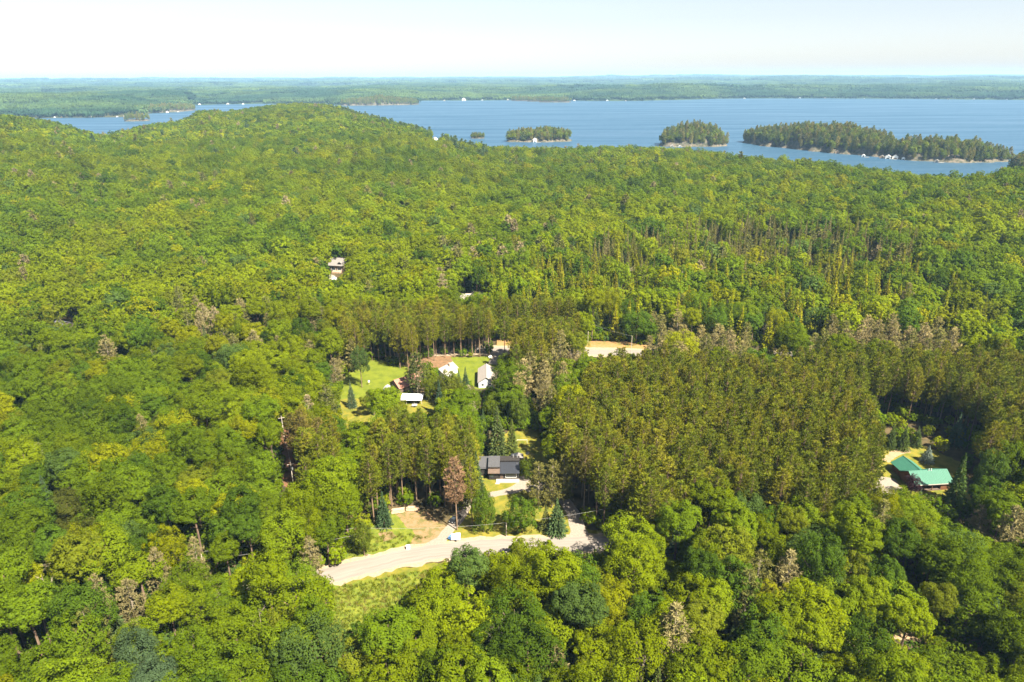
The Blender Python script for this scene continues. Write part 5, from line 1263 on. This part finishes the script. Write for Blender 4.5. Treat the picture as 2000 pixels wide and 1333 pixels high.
# forest on the islands and points
for nm, (fn, lo, hi) in island_fn.items():
    far = nm in ('far_islet', 'low_islet', 'middle_islet', 'hook_point', 'rocky_point', 'bay_islet')
    stp = (2.6 if nm == 'tiny_island' else 5.6) if not far else 8
    gx = np.arange(lo[0], hi[0], stp); gy = np.arange(lo[1], hi[1], stp); GX, GY = np.meshgrid(gx, gy)
    GX = (GX + r_.uniform(-.4, .4, GX.shape) * stp).ravel(); GY = (GY + r_.uniform(-.4, .4, GY.shape) * stp).ravel()
    z = fn(GX, GY); kx = z > (1.0 if nm != 'tiny_island' else .5)
    PX = np.stack([GX[kx], GY[kx], z[kx] + ZL], 1); n = len(PX)
    qq = pixv(PX + np.array([0, 0, 3.0]))
    for cx, cy, rx, ry in ISL_CLEAR:
        kx2 = ~((np.abs(qq[:, 0] - cx) < rx) & (np.abs(qq[:, 1] - cy) < ry)); PX, qq = PX[kx2], qq[kx2]
    n = len(PX)
    if not n: continue
    f = .5 if nm == 'tiny_island' else 1.0
    sc = r_.uniform(.7, 1.2, n) * f; ucon = r_.random(n) < .62
    tt = np.where(ucon[:, None], tint_from(np.array([(.13, .155, .03), (.165, .165, .032), (.105, .14, .035), (.19, .17, .045)]), n), tint_from(np.array([(.14, .175, .014), (.11, .15, .02)]), n))
    S3 = np.stack([sc * .95, sc * .95, sc * r_.uniform(.85, 1.15, n)], 1)
    push('ragged_mid' if not far else 'conifer_low', PX[ucon], S3[ucon], tt[ucon]); push('broad_mid' if not far else 'broad_low', PX[~ucon], S3[~ucon] * .85, tt[~ucon])

# far shores: clumps of forest
pos, scl, tnt = [], [], []
for lo, hi, st, sc in ((2200, 5200, 52, 1.0), (5200, 9500, 92, 1.65), (9500, 19000, 190, 2.6)):
    X, Y = jgrid(st, lo, hi, R(42), int(lo), .3)
    z = hgt(X, Y); kx = (z > ZL + 1.0) & (np.hypot(X, Y) > (np.interp(np.arctan2(X, Y), SIL_A, SIL_R) + 400))
    X, Y, z = X[kx], Y[kx], z[kx]; n = len(X)
    pos.append(np.stack([X, Y, z], 1)); scl.append(np.stack([np.full(n, sc), np.full(n, sc), np.full(n, 1 + (sc - 1) * .4) * r_.uniform(.85, 1.2, n)], 1))
    w = np.clip((fbm(X / 300, Y / 300, 3) - .3) / .35, 0, 1)[:, None]
    tnt.append(((1 - w) * np.array([.016, .036, .018]) + w * np.array([.046, .072, .018])) * r_.uniform(.6, 1.35, (n, 1)))
pos = np.concatenate(pos); print('patches', len(pos))
scatter('far_shore_forest', 'patch', pos, r_.random(len(pos)) * 6.28, np.concatenate(scl), np.concatenate(tnt), 'hazy unbroken forest covering the far shores of the lake')
NM = {'broad_hi': ('broadleaf_forest', 'dense broadleaf forest filling the land between the single trees'), 'broad_mid': ('middle_forest', 'continuous green broadleaf forest beyond the clearings'), 'broad_low': ('ridge_forest', 'broadleaf forest rising over the ridges to the lake'),
      'pine_hi': ('pine_forest', 'tightly planted olive pine forest stand'), 'ragged_hi': ('ragged_conifer_forest', 'scattered dry ragged conifers of the forest'), 'ragged_mid': ('island_conifer_forest', 'conifers covering the islands and mixed slopes'), 'spruce_hi': ('spruce_forest', 'scattered spruces of the near forest'),
      'spruce_mid': ('swamp_conifer_forest', 'narrow golden and olive conifers of the low wet ground'), 'tuft': ('meadow_grass', 'tall yellow-green grass of the meadow and roadside'), 'bush': ('undergrowth', 'leafy bushes filling the ground between trunks and along clearings'), 'conifer_low': ('distant_conifer_forest', 'conifers of the ridges and far points')}
for kk, lst in rows.items():
    Pq = np.concatenate([x[0] for x in lst])
    if len(Pq): scatter(NM[kk][0], kk, Pq, np.concatenate([x[1] for x in lst]), np.concatenate([x[2] for x in lst]), np.concatenate([x[3] for x in lst]), NM[kk][1], seed=len(Pq)); print(kk, len(Pq))

# single trees with labels that find them
ORD = ['first', 'second', 'third', 'fourth', 'fifth', 'sixth', 'seventh', 'eighth', 'ninth', 'tenth', 'eleventh', 'twelfth', 'thirteenth', 'fourteenth', 'fifteenth', 'sixteenth', 'seventeenth', 'eighteenth', 'nineteenth', 'twentieth']
ORD += [t + '-' + o for t in ('twenty', 'thirty', 'forty') for o in ORD[:9]]
PLACES = [(60, 1290, 'in the bottom left corner'), (250, 1290, 'right of the bottom left corner'), (470, 1300, 'below the west roadside forest'), (680, 1300, 'below the grassy meadow'), (870, 1290, 'at the bottom edge centre'), (1060, 1290, 'right of the bottom centre'), (1260, 1290, 'along the bottom right stretch'),
          (1470, 1290, 'bottom, west of the sand'), (1700, 1300, 'below the small sand patch'), (1920, 1290, 'in the bottom right corner'), (60, 1150, 'along the lower west edge'), (230, 1150, 'by the dead conifer crown'), (420, 1180, 'by the roadside utility pole'), (580, 1180, 'west of the meadow'),
          (860, 1160, 'just east of the meadow'), (1010, 1110, 'below the road centre'), (1180, 1130, 'below the driveway mouth'), (1350, 1130, 'below the pine plantation'), (1530, 1130, 'below the plantation east half'), (1720, 1110, 'south of the green-roofed house'), (1920, 1130, 'along the lower east edge'),
          (60, 1000, 'above the lower west edge'), (240, 1010, 'around the two olive trees'), (430, 1010, 'west of the lower pole'), (580, 1040, 'above the roadside scrub'), (660, 960, 'around the sandy track'), (1300, 1030, 'at the plantation front'), (1600, 1020, 'between plantation and green roof'), (1900, 1020, 'east of the green roof'),
          (480, 880, 'west of the upper pole'), (250, 850, 'in the middle west forest'), (60, 850, 'at the middle west edge')]
def tone(t):
    r0, g0, b0 = t; e = r0 / max(g0, 1e-6); l = .3 * r0 + .6 * g0
    if b0 > g0 * .28: return 'blue-green'
    if e > 1.04: return 'yellowing'
    if e > .93: return 'yellow-green' if l > .09 else 'olive'
    return 'bright green' if l > .098 else 'mid-green' if l > .075 else 'dark green'
def label_singles(lst, kindword, places, group, name, protos, cat='tree'):
    cells = {}
    for e in lst:
        j = min(range(len(places)), key=lambda j: (places[j][0] - e[4][0]) ** 2 + 1.6 * (places[j][1] - e[4][1]) ** 2)
        cells.setdefault((j, tone(e[3]) if kindword == 'broadleaf tree' else ''), []).append(e)
    for (j, tn), es in cells.items():
        es.sort(key=lambda e: e[4][0])
        for i, (p, s_, z_, tt_, q_) in enumerate(es):
            if len(es) == 1: lab = f'the only {tn} {kindword} {places[j][2]}'.replace('  ', ' ')
            else: lab = f'{tn} {kindword} {places[j][2]}, {ORD[min(i, len(ORD) - 1)]} from the left'.strip()
            single(protos, p, s_, z_, random.uniform(0, 6.28), tt_, name, lab, cat, group)
label_singles(SINGLE_B, 'broadleaf tree', PLACES, 'broadleaf trees of the near forest', 'broadleaf_tree', 'broad_hi')
PPLACES = [(1120, 820, 'at the plantation upper west corner'), (1120, 930, 'on the plantation west edge'), (1230, 980, 'on the plantation front, west part'), (1230, 880, 'inside the plantation west half'), (1350, 980, 'on the plantation front, middle'), (1350, 880, 'in the plantation centre'), (1480, 960, 'on the plantation front, east part'),
           (1480, 880, 'inside the plantation east half'), (1600, 980, 'at the plantation front east end'), (1620, 880, 'west of the sand patch'), (1700, 930, 'beside the gravel near the green roof'), (1250, 780, 'at the plantation back, west part'), (1450, 780, 'at the plantation back, middle'), (1600, 800, 'at the plantation back, east part'),
           (1780, 760, 'behind the dark gap'), (1950, 780, 'at the east edge behind the dark gap'), (760, 880, 'in the stand west of the black house'), (860, 880, 'in the stand beside the dead pine'), (600, 850, 'by the pole corridor'), (700, 640, 'in the back stand, west part'), (900, 640, 'in the back stand, middle'), (1080, 640, 'in the back stand, east part')]
label_singles(SINGLE_P, 'red-barked pine', PPLACES, 'planted pines', 'pine_tree', 'pine_hi')
MIX = PLACES + [(1300, 660, 'along the far road'), (1750, 660, 'above the plantation east back'), (1060, 720, 'above the plantation west corner'), (450, 620, 'in the dying row'), (700, 680, 'at the back stand west edge'), (1000, 560, 'in the marshy middle forest'), (640, 780, 'west of the middle lawn'), (200, 650, 'in the upper west forest'), (1500, 560, 'in the golden wet forest')]
label_singles(SINGLE_R, 'ragged dry conifer', MIX, 'ragged conifers', 'pine_tree', 'ragged_hi')
label_singles(SINGLE_S, 'scattered dark spruce', MIX, 'scattered spruces', 'spruce_tree', 'spruce_hi')
